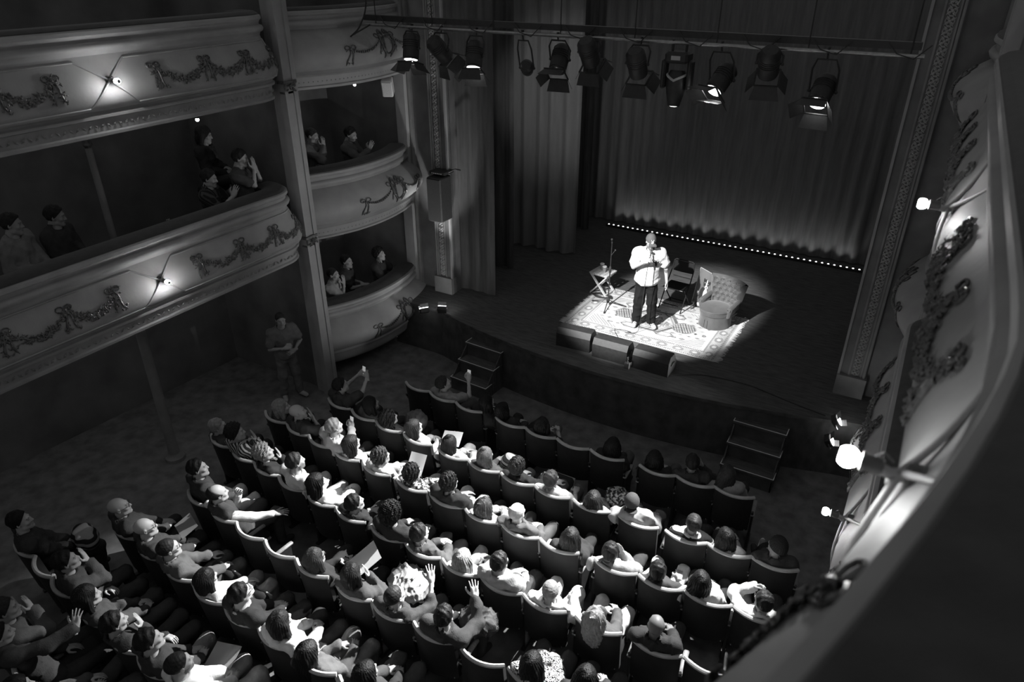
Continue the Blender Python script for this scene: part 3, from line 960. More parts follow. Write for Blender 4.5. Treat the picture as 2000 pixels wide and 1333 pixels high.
    s = Vol(np.minimum(hip, np.min(ks, 0)) - .2, np.maximum(hip, np.max(ks, 0)) + .2, o.get('cvox', .0255))
    s.ell(hip, (.165 * b + te * .4, .125 * b + te * .4, .12), R, k=0)
    loose = o.get('loose', 1.0)
    for q_ in (1, -1):
        s.cap(HJ[q_], KN[q_], .078 + te, .058 * loose + te, k=.05)
        if not o.get('shorts'):
            s.cap(KN[q_], KN[q_] + (AN[q_] - KN[q_]) * .93, .054 * loose + te, .046 * loose + te, k=.03)
    s.wobble(.005, 30, o.get('seed', 1) + 3); s.creases(.008, 24, o.get('seed', 1) + 5)
    s.plane(hip + up * .10, up)
    if o.get('seat'): s.chairback()
    v, q = s.mesh()
    obj('trousers', mesh_from('trousers', v, q), cloth(tv, o.get('tpat')), root)
    # shoes
    for q_ in (1, -1):
        a, t = AN[q_], TO[q_]
        s = Vol(np.minimum(a, t) - .1, np.maximum(a, t) + .1, o.get('cvox', .019))
        dn = np.array([0, 0, -.02]); s.cap(a + dn, t, .046, .040, k=.02); s.cap(a, a + np.array([0, 0, .03]), .045, .042, k=.02)
        v, q = s.mesh()
        obj('shoe', mesh_from('shoe', v, q), cloth(o.get('shoe', .05)), root)
    if o.get('hair'):
        kind, hvv = o['hair']
        hm = {'cap': 'cap', 'capback': 'cap', 'beanie': 'knitted_hat'}.get(kind, 'hair')
        ho = obj(hm, hair_data(kind), mat('hair_%03d' % int(hvv * 1000), hvv * .8, .5, .15, .25, 30, .3, 120) if hm == 'hair' else cloth(hvv), root)
        ho.matrix_local = Matrix.Translation(Vector(head)) @ Matrix(HR.tolist()).to_4x4() @ Matrix.Scale(hs * (1.0 if not fem else .985), 4)
        if kind in ('cap', 'capback', 'beanie') and o.get('under'):
            h2 = obj('hair', hair_data('crop' if o['under'] == 'crop' else 'bob'), mat('hair_030', .03, .45, .4, .25, 30, .3, 120), root); h2.matrix_local = ho.matrix_local
    if o.get('glasses'):
        mm = MB()
        for x in (-1, 1):
            mm.tube([(x * .031 + .024 * math.cos(a), .106, .004 + .019 * math.sin(a)) for a in np.linspace(0, 6.28, 13)[:-1]], .0028, 5, closed=True)
            mm.tube([(x * .055, .104, .008), (x * .08, .05, .01), (x * .084, -.01, .006)], .0025, 5)
        mm.tube([(-.008, .107, .008), (.008, .107, .008)], .0025, 5)
        g = mm.build('glasses', BLACKPLASTIC, root); g.matrix_local = Matrix.Translation(Vector(head)) @ Matrix(HR.tolist()).to_4x4()
    root['_j'] = 0; del root['_j']
    return root, HD, EL

def place(root, x, y, z, rz):
    root.location = (x, y, z); root.rotation_euler = (0, 0, rz)
# ------------------------------------------------------------------ the seats
ROW_Y = {1: 7.60, 2: 6.46, 3: 5.59, 4: 4.71, 5: 3.81, 6: 2.93, 7: 2.07, 8: 1.35}
ROW_NAME = {1: 'front', 2: 'second', 3: 'third', 4: 'fourth', 5: 'fifth', 6: 'sixth', 7: 'seventh', 8: 'eighth'}
ROW_SEATS = {
    1: [-6.33, -5.81, -5.28, -4.52, -4.0, -3.47, -2.94, -2.21, -1.69, -1.18],
    2: [-7.04, -6.51, -5.99, -5.42, -4.79, -4.27, -3.74, -3.22, -2.67, -2.05, -1.46, -.95, -.44],
    3: [-7.58, -7.05, -6.56, -6.03, -5.46, -4.85, -4.29, -3.75, -3.21, -2.69, -1.99, -1.47, -.95, -.43],
    4: [-7.75, -7.22, -6.72, -6.2, -5.65, -5.13, -4.54, -4.01, -3.48, -2.95, -2.43, -1.82, -1.21, -.68],
    5: [-6.95, -6.45, -5.95, -5.42, -4.89, -4.27, -3.75, -3.21, -2.65, -2.1, -1.57, -1.04],
    6: [-7.2, -6.65, -6.1, -5.55, -5.03, -4.51, -3.96, -3.42, -2.88],
    7: [-7.9, -7.4, -6.95, -6.3, -5.75, -5.25, -4.72, -4.2],
    8: [-6.75, -6.2, -5.65]}
TIPPED = {(5, -5.95), (5, -5.42), (5, -2.65), (4, -.68), (1, -3.47), (6, -2.88), (7, -4.2), (7, -7.4)}

ROW_Y = {k: v * .984 for k, v in ROW_Y.items()}
def rim_y(row, x): return ROW_Y[row] + .018 * (x + 3.7) ** 2
def rim_a(row, x): return .036 * (x + 3.7)

def arc_pts(z, r=.0, w=.245, bow=.085, n=11):
    return [(x, -.265 - r + bow * (x / w) ** 2 - (z - .85) * .12, z) for x in np.linspace(-w, w, n)]
def seat_meshes():
    m_ = MB()
    front = [arc_pts(z, -.028) for z in (.34, .5, .66, .80, .925)]
    back_ = [arc_pts(z, .022) for z in (.925, .66, .34)]
    m_.grid(front + back_ + [front[0]])
    for k in (0, -1):
        e = [front[i][k] for i in range(5)] + [back_[i][k] for i in range(3)]
        m_.add(e, [tuple(range(8))])
    backm = m_.mesh('backrest', angle=50)
    m_ = MB(); m_.tube([(x, y, z) for x, y, z in arc_pts(.938, .0, .252, .088, 13)], .023, 7); rim = m_.mesh('rim')
    m_ = MB(); m_.box((0, .03, .405), (.44, .42, .10), bev=.035); cush = m_.mesh('cushion', angle=50)
    m_ = MB(); m_.box((0, .03, .348), (.42, .40, .018)); pan = m_.mesh('seat_pan')
    m_ = MB(); m_.box((0, .0, .615), (.058, .34, .036), bev=.014); arm = m_.mesh('armrest', angle=50)
    m_ = MB(); m_.box((0, .0, .30), (.03, .26, .60)); m_.box((0, .0, .015), (.05, .34, .03)); m_.tube([(0, -.12, .58), (0, -.19, .70)], .016, 6); stan = m_.mesh('stanchion')
    return backm, rim, cush, pan, arm, stan
SEAT = seat_meshes()
def make_seat(row, x, label, tipped, last):
    x = x * .984 + .02
    y = rim_y(row, x) + .265
    a = rim_a(row, x); z = floor_z(y)
    r = empty('theatre_seat', (x, y, z), a)
    tag(r, label, 'seat', 'theatre seats in curved rows')
    obj('backrest', SEAT[0], VELVET, r); obj('rim', SEAT[1], SEATWOOD, r)
    c = obj('cushion', SEAT[2], VELVET, r); p = obj('seat_pan', SEAT[3], SEATWOOD, c)
    if tipped:
        c.location = (0, -.30, .30); c.rotation_euler = (math.radians(68), 0, 0)
    for q in ((-1, 1) if last else (-1,)):
        obj('stanchion', SEAT[5], IRON, r, (q * .265, 0, 0)); obj('armrest', SEAT[4], ARMWOOD, r, (q * .265, 0, 0))
    return r
ORD = ['first', 'second', 'third', 'fourth', 'fifth', 'sixth', 'seventh', 'eighth', 'ninth', 'tenth', 'eleventh', 'twelfth', 'thirteenth', 'fourteenth']
for row, L in ROW_SEATS.items():
    for i, x in enumerate(L):
        t = (row, x) in TIPPED
        gap = i == len(L) - 1 or L[i + 1] - x > .64
        make_seat(row, x, '%s dark velvet theatre seat, %s from the left end of the %s row' % ('empty tipped-up' if t else 'occupied', ORD[i], ROW_NAME[row]) if t or (row, i) != (1, 0)
                  else 'empty dark velvet theatre seat at the left end of the front row', t, gap)

# ------------------------------------------------------------------ the audience
# row, seat x, head x y z, head kind, hair, hair tone, top tone, pattern, sleeve, trousers tone, pose, extras, label
PEOPLE = [
(1,-5.81,-5.75,7.73,0.12,'m', 'short', 0.05, 0.3, None, 'short', 0.08, 'phoneR', {}, 'person in grey T-shirt holding up a phone, front row beside the left steps'),
(1,-5.28,-4.91,7.68,0.07,'f', 'bob', 0.02, 0.04, None, 'long', 0.03, 'lap', {}, 'person with dark bob in black, front row right of the phone holder'),
(1,-4.52,-4.61,7.66,0.05,'f', 'long', 0.02, 0.05, None, 'long', 0.03, 'lap', {'hl': -0.25}, 'person with long dark hair and lit cheek, front row'),
(1,-4.00,-3.93,7.64,0.03,'f', 'longwavy', 0.03, 0.06, None, 'short', 0.12, 'cross', {}, 'person with long wavy dark hair and crossed bare leg, front row'),
(1,-2.94,-2.83,7.66,0.06,'f', 'long', 0.02, 0.04, None, 'long', 0.1, 'lap', {}, 'person with long black hair, front row opposite the monitors'),
(1,-2.21,-2.23,7.69,0.05,'f', 'long', 0.025, 0.05, None, 'long', 0.1, 'lap', {}, 'person with long dark hair in black, third from right in front row'),
(1,-1.69,-1.73,7.72,0.16,'m', 'short', 0.03, 0.05, None, 'long', 0.06, 'chin', {'collar': 0.016, 'collarv': 0.5}, 'person in dark top with pale neckband, second from right in front row'),
(1,-1.18,-1.28,7.76,0.13,'f', 'long', 0.06, 0.34, None, 'long', 0.05, 'lap', {}, 'person with long brown hair in light grey top, right end of front row'),
(2,-7.04,-6.93,6.70,0.27,'m', 'short', 0.025, 0.06, None, 'short', 0.04, 'phone2', {}, 'person in black T-shirt photographing with both hands, left end of second row'),
(2,-6.51,-6.29,6.63,0.18,'f', 'bob', 0.02, 0.1, None, 'long', 0.06, 'lap', {}, 'person with dark bob beside the photographer, second row'),
(2,-5.99,-5.92,6.59,0.08,'f', 'hugecurls', 0.02, 0.04, None, 'long', 0.04, 'lap', {}, 'person with big dark curls holding a quilted round bag, second row'),
(2,-5.47,-5.44,6.56,0.11,'f', 'long', 0.035, 0.72, None, 'long', 0.05, 'lap', {}, 'person with long brown hair in white top with paper on lap, second row'),
(2,-4.79,-4.80,6.53,0.08,'m', 'topknot', 0.03, 0.66, None, 'long', 0.6, 'lap', {}, 'person in white top and white trousers with hair tied up, second row'),
(2,-4.27,-4.20,6.51,0.12,'f', 'topknot', 0.16, 0.1, None, 'long', 0.55, 'lap', {}, 'person with fair hair and topknot, second row'),
(2,-3.74,-3.70,6.51,0.14,'m', 'curly', 0.04, 0.04, None, 'long', 0.03, 'thighs', {}, 'person with curly hair in black, middle of second row'),
(2,-3.22,-3.20,6.51,0.13,'m', 'short', 0.07, 0.6, None, 'short', 0.13, 'thighs', {}, 'person with brown hair in white T-shirt and jeans, second row'),
(2,-2.67,-2.59,6.48,0.08,'f', 'long', 0.03, 0.8, None, 'none', 0.05, 'lap', {}, 'person with straight dark hair in white sleeveless top, second row'),
(2,-2.05,-2.12,6.55,0.19,'m', 'capback', 0.06, 0.36, 'quilt', 'long', 0.14, 'thighs', {'puff': 0.036, 'under': 'crop', 'collar': 0.03}, 'person in pale quilted vest and backward cap, second row'),
(2,-1.46,-1.36,6.61,0.16,'m', 'bun', 0.03, 0.75, 'stripe', 'long', 0.04, 'lap', {}, 'person with hair bun in black and white striped top, second row'),
(2,-0.95,-0.98,6.64,0.09,'f', 'long', 0.02, 0.72, None, 'none', 0.04, 'cross', {}, 'person with glossy dark hair and pale shoulders, second from right in second row'),
(2,-0.44,-0.42,6.70,0.18,'m', 'beanie', 0.04, 0.07, None, 'long', 0.04, 'cross', {'under': 'crop'}, 'person in dark jacket and knitted hat, right end of second row'),
(3,-7.58,-7.35,5.88,0.20,'f', 'bob', 0.3, 0.07, None, 'long', 0.04, 'lap', {'hl': 0.2, 'hy': -0.5, 'collar': 0.03}, 'person with blonde bob and dark scarf, left end of third row'),
(3,-7.05,-6.96,5.83,0.28,'m', None, 0, 0.06, None, 'short', 0.45, 'chin', {'skin': 0.5, 'hy': -0.45}, 'bald person in dark T-shirt and pale trousers, third row'),
(3,-6.56,-6.18,5.75,0.35,'m', 'short', 0.22, 0.42, None, 'long', 0.05, 'phoneL', {}, 'person with fair short hair in grey top with white sleeves, third row'),
(3,-6.03,-5.86,5.72,0.21,'f', 'long', 0.02, 0.75, None, 'short', 0.04, 'lap', {}, 'person with straight dark hair in white T-shirt, third row'),
(3,-5.46,-5.32,5.69,0.21,'m', 'curly', 0.05, 0.66, None, 'long', 0.5, 'lap', {'collar': 0.03}, 'person with brown curls in white hooded top with paper, third row'),
(3,-4.85,-4.78,5.66,0.18,'m', 'curly', 0.02, 0.5, 'camo', 'long', 0.5, 'lap', {}, 'person with dark curls in patterned shirt, third row'),
(3,-4.29,-4.18,5.64,0.29,'m', 'curly', 0.02, 0.04, None, 'short', 0.72, 'lap', {}, 'person with dark curls in black T-shirt and white trousers, third row'),
(3,-3.75,-3.67,5.64,0.12,'f', 'bob', 0.06, 0.8, None, 'long', 0.05, 'lap', {'hairk': 'longwavy'}, 'person with wavy brown hair in white top, middle of third row'),
(3,-3.21,-3.21,5.64,0.25,'m', 'balding', 0.45, 0.08, None, 'long', 0.1, 'lap', {'skin': 0.52}, 'elderly person with white balding head in dark shirt, third row'),
(3,-2.69,-2.51,5.67,0.16,'f', 'long', 0.025, 0.04, None, 'long', 0.04, 'chin', {}, 'person with long dark hair in black, third row behind the white sleeveless top'),
(3,-1.99,-2.03,5.69,0.16,'m', 'short', 0.03, 0.34, None, 'long', 0.05, 'chin', {'collar': 0.02}, 'person in light grey shirt with hand at mouth, third row'),
(3,-1.47,-1.48,5.73,0.12,'m', 'short', 0.02, 0.06, None, 'short', 0.78, 'thighs', {}, 'person in black shirt and white trousers, third row'),
(3,-0.95,-1.02,5.77,0.17,'f', 'long', 0.015, 0.5, None, 'long', 0.05, 'lap', {}, 'person with very long black hair in pale shirt, third row near the right wall'),
(3,-0.43,-0.37,5.84,0.16,'m', 'short', 0.03, 0.72, None, 'long', 0.05, 'glass', {'glasses': True}, 'person in white shirt touching his glasses, right end of third row'),
(4,-7.75,-7.72,5.05,0.23,'m', 'short', 0.35, 0.06, None, 'long', 0.05, 'lap', {'hy': -0.4, 'collar': 0.03, 'collarv': 0.6}, 'person with short blond hair and pale neck scarf, left end of fourth row'),
(4,-7.22,-7.27,4.99,0.33,'m', 'curly', 0.03, 0.5, 'plaid', 'long', 0.05, 'chin', {'hy': -0.4}, 'person with dark curls in checked shirt, fourth row'),
(4,-6.72,-6.67,4.92,0.27,'m', 'curly', 0.26, 0.03, None, 'long', 0.05, 'chin', {'hy': -0.3}, 'person with fair curls in black top, fourth row'),
(4,-6.20,-5.99,4.85,0.43,'b', 'short', 0.03, 0.62, None, 'long', 0.5, 'lap', {}, 'bearded person in white hooded shirt, fourth row'),
(4,-5.65,-5.64,4.83,0.26,'f', 'long', 0.012, 0.74, None, 'long', 0.55, 'cross', {}, 'person with straight black hair in white sweater and pale trousers, fourth row'),
(4,-5.13,-4.99,4.79,0.24,'m', 'short', 0.02, 0.035, None, 'short', 0.05, 'lap', {}, 'person with slick dark hair in black T-shirt and bare forearms, fourth row'),
(4,-4.54,-4.39,4.77,0.37,'m', 'afro', 0.02, 0.04, None, 'long', 0.1, 'thighs', {}, 'person with dark bushy hair in black, fourth row'),
(4,-4.01,-3.99,4.76,0.26,'m', 'short', 0.025, 0.08, None, 'long', 0.12, 'lap', {}, 'person in dark denim jacket with clasped hands, fourth row'),
(4,-3.48,-3.40,4.76,0.16,'f', 'long', 0.28, 0.78, None, 'long', 0.4, 'lap', {}, 'person with long blonde hair in white top, fourth row'),
(4,-2.95,-2.93,4.77,0.35,'m', 'short', 0.02, 0.4, None, 'short', 0.05, 'lap', {}, 'person with dark hair in pale grey T-shirt, fourth row'),
(4,-2.43,-2.32,4.79,0.24,'m', 'crop', 0.4, 0.8, None, 'long', 0.72, 'thighs', {}, 'person with cropped grey hair in white shirt, fourth row'),
(4,-1.82,-1.80,4.76,0.16,'f', 'long', 0.32, 0.1, None, 'long', 0.6, 'lap', {'hairk': 'longwavy'}, 'person with long blonde wavy hair in denim jacket, fourth row'),
(4,-1.21,-1.20,4.87,0.30,'m', None, 0, 0.035, None, 'long', 0.06, 'lap', {'skin': 0.16}, 'bald person with dark skin in black jacket, right end of fourth row'),
(5,-6.95,-6.90,4.11,0.47,'m', 'short', 0.02, 0.05, None, 'long', 0.62, 'lap', {'hy': -0.5}, 'person with short dark hair and pale trousers, left end of fifth row'),
(5,-6.45,-6.44,4.00,0.35,'m', 'balding', 0.03, 0.05, None, 'short', 0.08, 'reach', {'hy': -0.4, 'whitearms': 1}, 'person with outstretched white-sleeved arm, fifth row beside empty seats'),
(5,-4.89,-4.76,3.88,0.25,'f', 'bob', 0.05, 0.045, None, 'long', 0.04, 'lap', {'glasses': True}, 'person with brown bob and glasses in black beside a white print, fifth row'),
(5,-4.27,-4.20,3.86,0.33,'f', 'bob', 0.02, 0.06, None, 'long', 0.05, 'chin', {}, 'person with dark hair in fluffy black top behind a padded jacket, fifth row'),
(5,-3.75,-3.63,3.86,0.32,'m', 'crop', 0.03, 0.045, None, 'threeq', 0.08, 'raise', {}, 'person with cropped dark hair and raised bare forearm, fifth row'),
(5,-3.21,-3.02,3.87,0.38,'m', 'short', 0.02, 0.05, None, 'long', 0.09, 'raise', {'collar': 0.03}, 'person with dark hair wearing a watch and dark jacket, fifth row'),
(5,-2.10,-2.05,3.91,0.27,'f', 'long', 0.02, 0.7, 'feather', 'long', 0.05, 'lap', {'puff': 0.04}, 'person with dark hair in black and white feathery coat, fifth row'),
(5,-1.57,-1.53,3.95,0.38,'f', 'long', 0.02, 0.05, None, 'long', 0.05, 'lap', {}, 'person with dark hair at the bottom edge, fifth row behind the blonde waves'),
(6,-7.20,-7.11,3.19,0.46,'m', None, 0, 0.05, None, 'long', 0.05, 'lap', {'skin': 0.45, 'glasses': True, 'hy': -0.4}, 'bald person with glasses holding a sheet of paper, left end of sixth row'),
(6,-6.65,-6.56,3.13,0.45,'m', None, 0, 0.05, None, 'long', 0.05, 'lap', {'skin': 0.48, 'glasses': True, 'hy': -0.4}, 'bald person with glasses in dark top, second in sixth row'),
(6,-6.10,-6.10,3.08,0.41,'m', 'crop', 0.03, 0.11, None, 'long', 0.1, 'thighs', {'glasses': True, 'hy': -0.4}, 'person in dark grey sweater and glasses, sixth row'),
(6,-5.55,-5.48,3.04,0.32,'f', 'bob', 0.015, 0.7, None, 'long', 0.3, 'lap', {}, 'person with black bob in white shirt and grey trousers, sixth row'),
(6,-5.03,-4.88,3.00,0.48,'m', 'short', 0.02, 0.04, None, 'long', 0.05, 'lap', {'glasses': True, 'collar': 0.018, 'collarv': 0.7}, 'person with dark hair and glasses in black suit, sixth row'),
(6,-4.51,-4.33,2.99,0.41,'f', 'bob', 0.03, 0.8, None, 'long', 0.05, 'lap', {}, 'person with dark brown bob in bright white top, sixth row'),
(6,-3.96,-3.96,2.96,0.25,'f', 'long', 0.015, 0.1, None, 'long', 0.2, 'lap', {}, 'person with long dark hair in dark denim jacket, sixth row'),
(6,-3.42,-3.25,2.98,0.40,'f', 'long', 0.015, 0.06, None, 'long', 0.1, 'lap', {}, 'person with dark hair at the bottom edge, right end of sixth row'),
(7,-7.90,-7.75,2.45,0.54,'m', 'short', 0.02, 0.05, None, 'long', 0.05, 'lap', {'hy': -0.4}, 'person in shadow beside a striped bag, left end of seventh row'),
(7,-6.95,-6.72,2.35,0.55,'m', 'short', 0.02, 0.06, None, 'long', 0.08, 'chin', {'hy': -0.4}, 'person in shadow with hand at face, seventh row'),
(7,-6.30,-6.24,2.24,0.41,'f', 'bob', 0.02, 0.07, None, 'long', 0.08, 'lap', {'hy': -0.3, 'collar': 0.025}, 'person with dark hair and knitted scarf, seventh row'),
(7,-5.75,-5.74,2.19,0.38,'m', 'short', 0.02, 0.04, None, 'long', 0.06, 'chin', {'hy': -0.3}, 'person with dark hair resting chin on hand, seventh row'),
(7,-5.25,-5.10,2.16,0.56,'m', 'short', 0.02, 0.05, None, 'long', 0.3, 'lap', {'hy': -0.3}, 'person in black with folded pale coat, seventh row'),
(7,-4.72,-4.66,2.14,0.55,'b', 'crop', 0.03, 0.8, None, 'long', 0.6, 'lap', {'hy': -0.2}, 'bearded person in bright white jacket, seventh row'),
(8,-6.75,-6.57,1.68,0.59,'m', 'short', 0.04, 0.12, None, 'long', 0.1, 'chin', {'hy': -0.4}, 'person in shadow with raised hand at the left edge, eighth row'),
(8,-6.20,-6.42,1.52,0.50,'m', 'short', 0.02, 0.05, None, 'long', 0.06, 'raise', {'hy': -0.4}, 'person in dark sleeve with spread raised hand, eighth row'),
(8,-5.65,-5.88,1.34,0.32,'f', 'bob', 0.02, 0.1, None, 'long', 0.1, 'lap', {'hy': -0.3}, 'person in the bottom left corner, eighth row'),
]
COMIC = np.array([-3.75, 11.4, 1.5])
UPV = np.array([0, 0, 1.0])

def pose_hands(pose, head, r):
    """hand targets, hand shapes and elbow directions in the sitter's own frame"""
    hy = head[1]
    j = lambda a: r.uniform(-a, a)
    rest = ('rest', None, (0, 0, 1))
    P = {1: np.array([.07 + j(.02), .22 + j(.04), .66 + j(.02)]), -1: np.array([-.07 + j(.02), .21 + j(.04), .67 + j(.02)])}
    hp = {1: ('rest', (-.6, .8, -.1), (.2, .2, 1)), -1: ('rest', (.6, .8, -.1), (-.2, .2, 1))}
    poles = {1: (.6, -.6, -.6), -1: (-.6, -.6, -.6)}
    if pose == 'thighs':
        P = {1: np.array([.15, .26 + j(.05), .66]), -1: np.array([-.15, .24 + j(.05), .66])}
        hp = {1: ('rest', (-.25, 1, -.15), (0, .1, 1)), -1: ('rest', (.25, 1, -.15), (0, .1, 1))}
    elif pose == 'cross':
        P = {1: np.array([.04, .27, .72]), -1: np.array([-.10, .20, .70])}
    elif pose == 'chin':
        P[1] = np.array([.035, hy + .15, head[2] - .17]); hp[1] = ('flat', (-.35, -.1, 1), (.5, .85, .1)); poles[1] = (.45, .5, -.8)
        P[-1] = np.array([.10, .10, .72]); hp[-1] = ('rest', (1, .3, 0), (0, .4, 1))
    elif pose == 'glass':
        P[-1] = np.array([-.09, hy + .17, head[2] - .05]); hp[-1] = ('grip', (.7, -.1, .6), (-.6, .7, 0)); poles[-1] = (-.7, .4, -.5)
    elif pose == 'phoneR':
        P[1] = np.array([.22, .20, head[2] - .02]); hp[1] = ('grip', (-.1, .15, 1), (.5, -.8, 0)); poles[1] = (.7, .2, -.7)
    elif pose == 'phoneL':
        P[1] = np.array([.06, .22, .98]); hp[1] = ('grip', (-.3, .3, 1), (.6, -.5, 0))
    elif pose == 'phone2':
        P = {1: np.array([.085, .30, head[2] - .04]), -1: np.array([-.085, .30, head[2] - .04])}
        hp = {1: ('grip', (-.6, .3, .7), (.5, -.8, 0)), -1: ('grip', (.6, .3, .7), (-.5, -.8, 0))}; poles = {1: (.7, 0, -.8), -1: (-.7, 0, -.8)}
    elif pose == 'reach':
        P[1] = np.array([.58, .36, .80]); hp[1] = ('open', None, (0, -.3, 1)); poles[1] = (.2, -.6, -.8)
        P[-1] = np.array([-.04, hy + .20, head[2] - .16]); hp[-1] = ('grip', (.4, .1, 1), (-.4, .8, 0))
    elif pose == 'raise':
        P[1] = np.array([.16, .24, head[2] - .12]); hp[1] = ('open', (-.4, .5, .7), (.5, -.6, .5)); poles[1] = (.6, -.1, -.9)
    elif pose == 'mouth':
        P = {1: np.array([.035, hy + .15, head[2] - .15]), -1: np.array([-.035, hy + .15, head[2] - .15])}
        hp = {1: ('flat', (-.15, -.05, 1), (.4, 1, 0)), -1: ('flat', (.15, -.05, 1), (-.4, 1, 0))}; poles = {1: (.35, .4, -1), -1: (-.35, .4, -1)}
    elif pose == 'clap':
        P = {1: np.array([.03, .30, .95]), -1: np.array([-.04, .28, .93])}
        hp = {1: ('flat', (-.2, .5, 1), (1, 0, 0)), -1: ('flat', (.2, .5, 1), (-1, 0, 0))}
    elif pose == 'rail':
        P = {1: np.array([.16, .36, .80]), -1: np.array([-.16, .38, .80])}
        hp = {1: ('rest', (-.8, .6, 0), (0, 0, 1)), -1: ('rest', (.8, .6, 0), (0, 0, 1))}
    return P, hp, poles

def seated(name, label, seat, rz, headw, kind, hair, hv, top, pat, sleeve, trousers, pose, ex, group=None, seed=1, look=COMIC):
    r = random.Random(seed)
    sx, sy, sz = seat
    c, s_ = math.cos(rz), math.sin(rz)
    dx, dy = headw[0] - sx, headw[1] - sy
    head = np.array([dx * c + dy * s_, -dx * s_ + dy * c, headw[2] - sz])
    d = np.asarray(look, float) - np.asarray(headw)
    yaw = (math.atan2(-d[0], d[1]) - rz) * .9 + r.uniform(-.12, .12) + ex.get('hy', 0) * .5
    pitch = math.atan2(d[2], math.hypot(d[0], d[1])) * .8 + r.uniform(-.08, .05)
    HR = euler_R(yaw, pitch, r.uniform(-.06, .06))
    neck = head + HR @ np.array([0, -.03, -.05]) + np.array([0, -.01, -.125])
    offx = head[0] * .35
    hip = np.array([offx, .01, .515])
    kw = r.uniform(.10, .17); kx = {1: offx + kw, -1: offx - kw - r.uniform(-.03, .03)}
    knees = {q: (kx[q], .44 + r.uniform(-.02, .02), .545 + r.uniform(-.01, .02)) for q in (1, -1)}
    ank = {q: (kx[q] * .95, .43 + r.uniform(-.04, .05), .085) for q in (1, -1)}
    toes = {q: (kx[q] * .95 + q * .02, ank[q][1] + .15, .045) for q in (1, -1)}
    if pose == 'cross':
        knees[1] = (offx - .02, .40, .66); ank[1] = (offx - .20, .52, .34); toes[1] = (offx - .24, .64, .36)
    P, hp, poles = pose_hands(pose, head, r)
    for q in (1, -1):
        P[q] = P[q] + np.array([offx, .04, 0])
    J = dict(hip=hip, neck=neck, head=head, headR=HR, hands=P, hpose=hp, poles=poles, knees=knees, ankles=ank, toes=toes, slump=.0, twist=yaw * .25)
    o = dict(head=kind, hair=(ex.get('hairk', hair), hv) if hair else None, top=top, pat=pat, sleeve=sleeve, trousers=trousers, seed=seed,
             skin=ex.get('skin', r.choice([.40, .46, .50])), build=r.uniform(.92, 1.1) if kind != 'f' else r.uniform(.86, .96))
    o.update({k: v for k, v in ex.items() if k in ('glasses', 'collar', 'collarv', 'puff', 'under', 'build', 'vox', 'cvox')})
    o['hs'] = 1.05; o['seat'] = group is not None
    if ex.get('whitearms'): o['sleeve'] = 'none'
    root, HD, EL = figure(name, J, o)
    place(root, sx, sy, sz, rz)
    tag(root, label, 'person', group)
    return root, J, HD, EL

people = {}
for i, (row, sx, hx, hy, hz, kind, hair, hv, top, pat, sleeve, trousers, pose, ex, label) in enumerate(PEOPLE):
    sx = sx * .984 + .02
    y = rim_y(row, sx) + .265
    res = seated('person', label, (sx, y, floor_z(y)), rim_a(row, sx), (hx, hy, hz), kind, hair, hv, top, pat, sleeve, trousers, pose, ex, 'audience in the stalls', i + 3)
    people[label] = res
    if ex.get('whitearms'):
        root, J, HD, EL = res
        s = Vol((-.8, -.5, .4), (.9, .6, 1.4), .017)
        for q in (1, -1):
            sh = np.asarray(J['neck']) + np.array([q * .18, 0, -.06])
            s.cap(sh, EL[q], .066, .060, k=.03); s.cap(EL[q], EL[q] + (HD[q] - EL[q]) * .9, .060, .044, k=.03)
        s.wobble(.005, 40, 4); s.chairback(); v, q_ = s.mesh(); obj('sleeve', mesh_from('sleeve', v, q_), cloth(.75), root)
# ------------------------------------------------------------------ the stage
def wavy(x0, x1, y, z0, z1, lam, amp, seed, y_slope=0.0, nz=6):
    r = random.Random(seed); n = max(8, int((x1 - x0) / lam * 10)); ph = 0; cols = []
    for k in range(n + 1):
        x = x0 + (x1 - x0) * k / n
        ph += 2 * math.pi / 10 * r.uniform(.6, 1.4)
        cols.append((x, amp * math.sin(ph) + amp * .5 * math.sin(ph * .37 + seed)))
    rows = []
    for z in np.linspace(z0, z1, nz):
        f = 1.0 - .25 * (z - z0) / (z1 - z0)
        rows.append([(x, y + y_slope * (x - x0) + d * f, z) for x, d in cols])
    return rows
def curtain(name, label, parts, material):
    root = empty(name, (0, 0, 0)); tag(root, label, 'curtain')
    for (nm, args) in parts:
        m_ = MB(); m_.grid(wavy(*args)); m_.build(nm, material, root, angle=80)
    return root
curtain('stage_curtain', 'wide gathered backcloth across the rear of the stage, lit from its foot', [('cloth', (-7.6, .35, 16.55, .03, 6.4, .30, .036, 3, 0, 8))], BACKDRAPE)
curtain('wing_curtain', 'black masking curtain beside the left proscenium', [('cloth', (-7.85, -6.86, 11.12, .02, 6.4, .3, .02, 4))], DRAPE)
curtain('wing_curtain', 'second black wing curtain on the left, behind the first', [('cloth', (-8.4, -7.25, 12.5, .02, 6.4, .3, .05, 5))], DRAPE)
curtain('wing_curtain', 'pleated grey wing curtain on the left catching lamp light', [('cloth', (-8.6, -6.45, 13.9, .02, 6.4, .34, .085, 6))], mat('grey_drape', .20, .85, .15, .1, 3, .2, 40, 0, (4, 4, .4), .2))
curtain('wing_curtain', 'dark wing curtain on the left nearest the backcloth', [('cloth', (-9.2, -6.9, 15.6, .02, 6.4, .24, .06, 7))], DRAPE)
curtain('wing_curtain', 'black wing curtain at the right of the stage', [('cloth', (-.42, .9, 13.2, .02, 6.4, .24, .03, 8))], DRAPE)

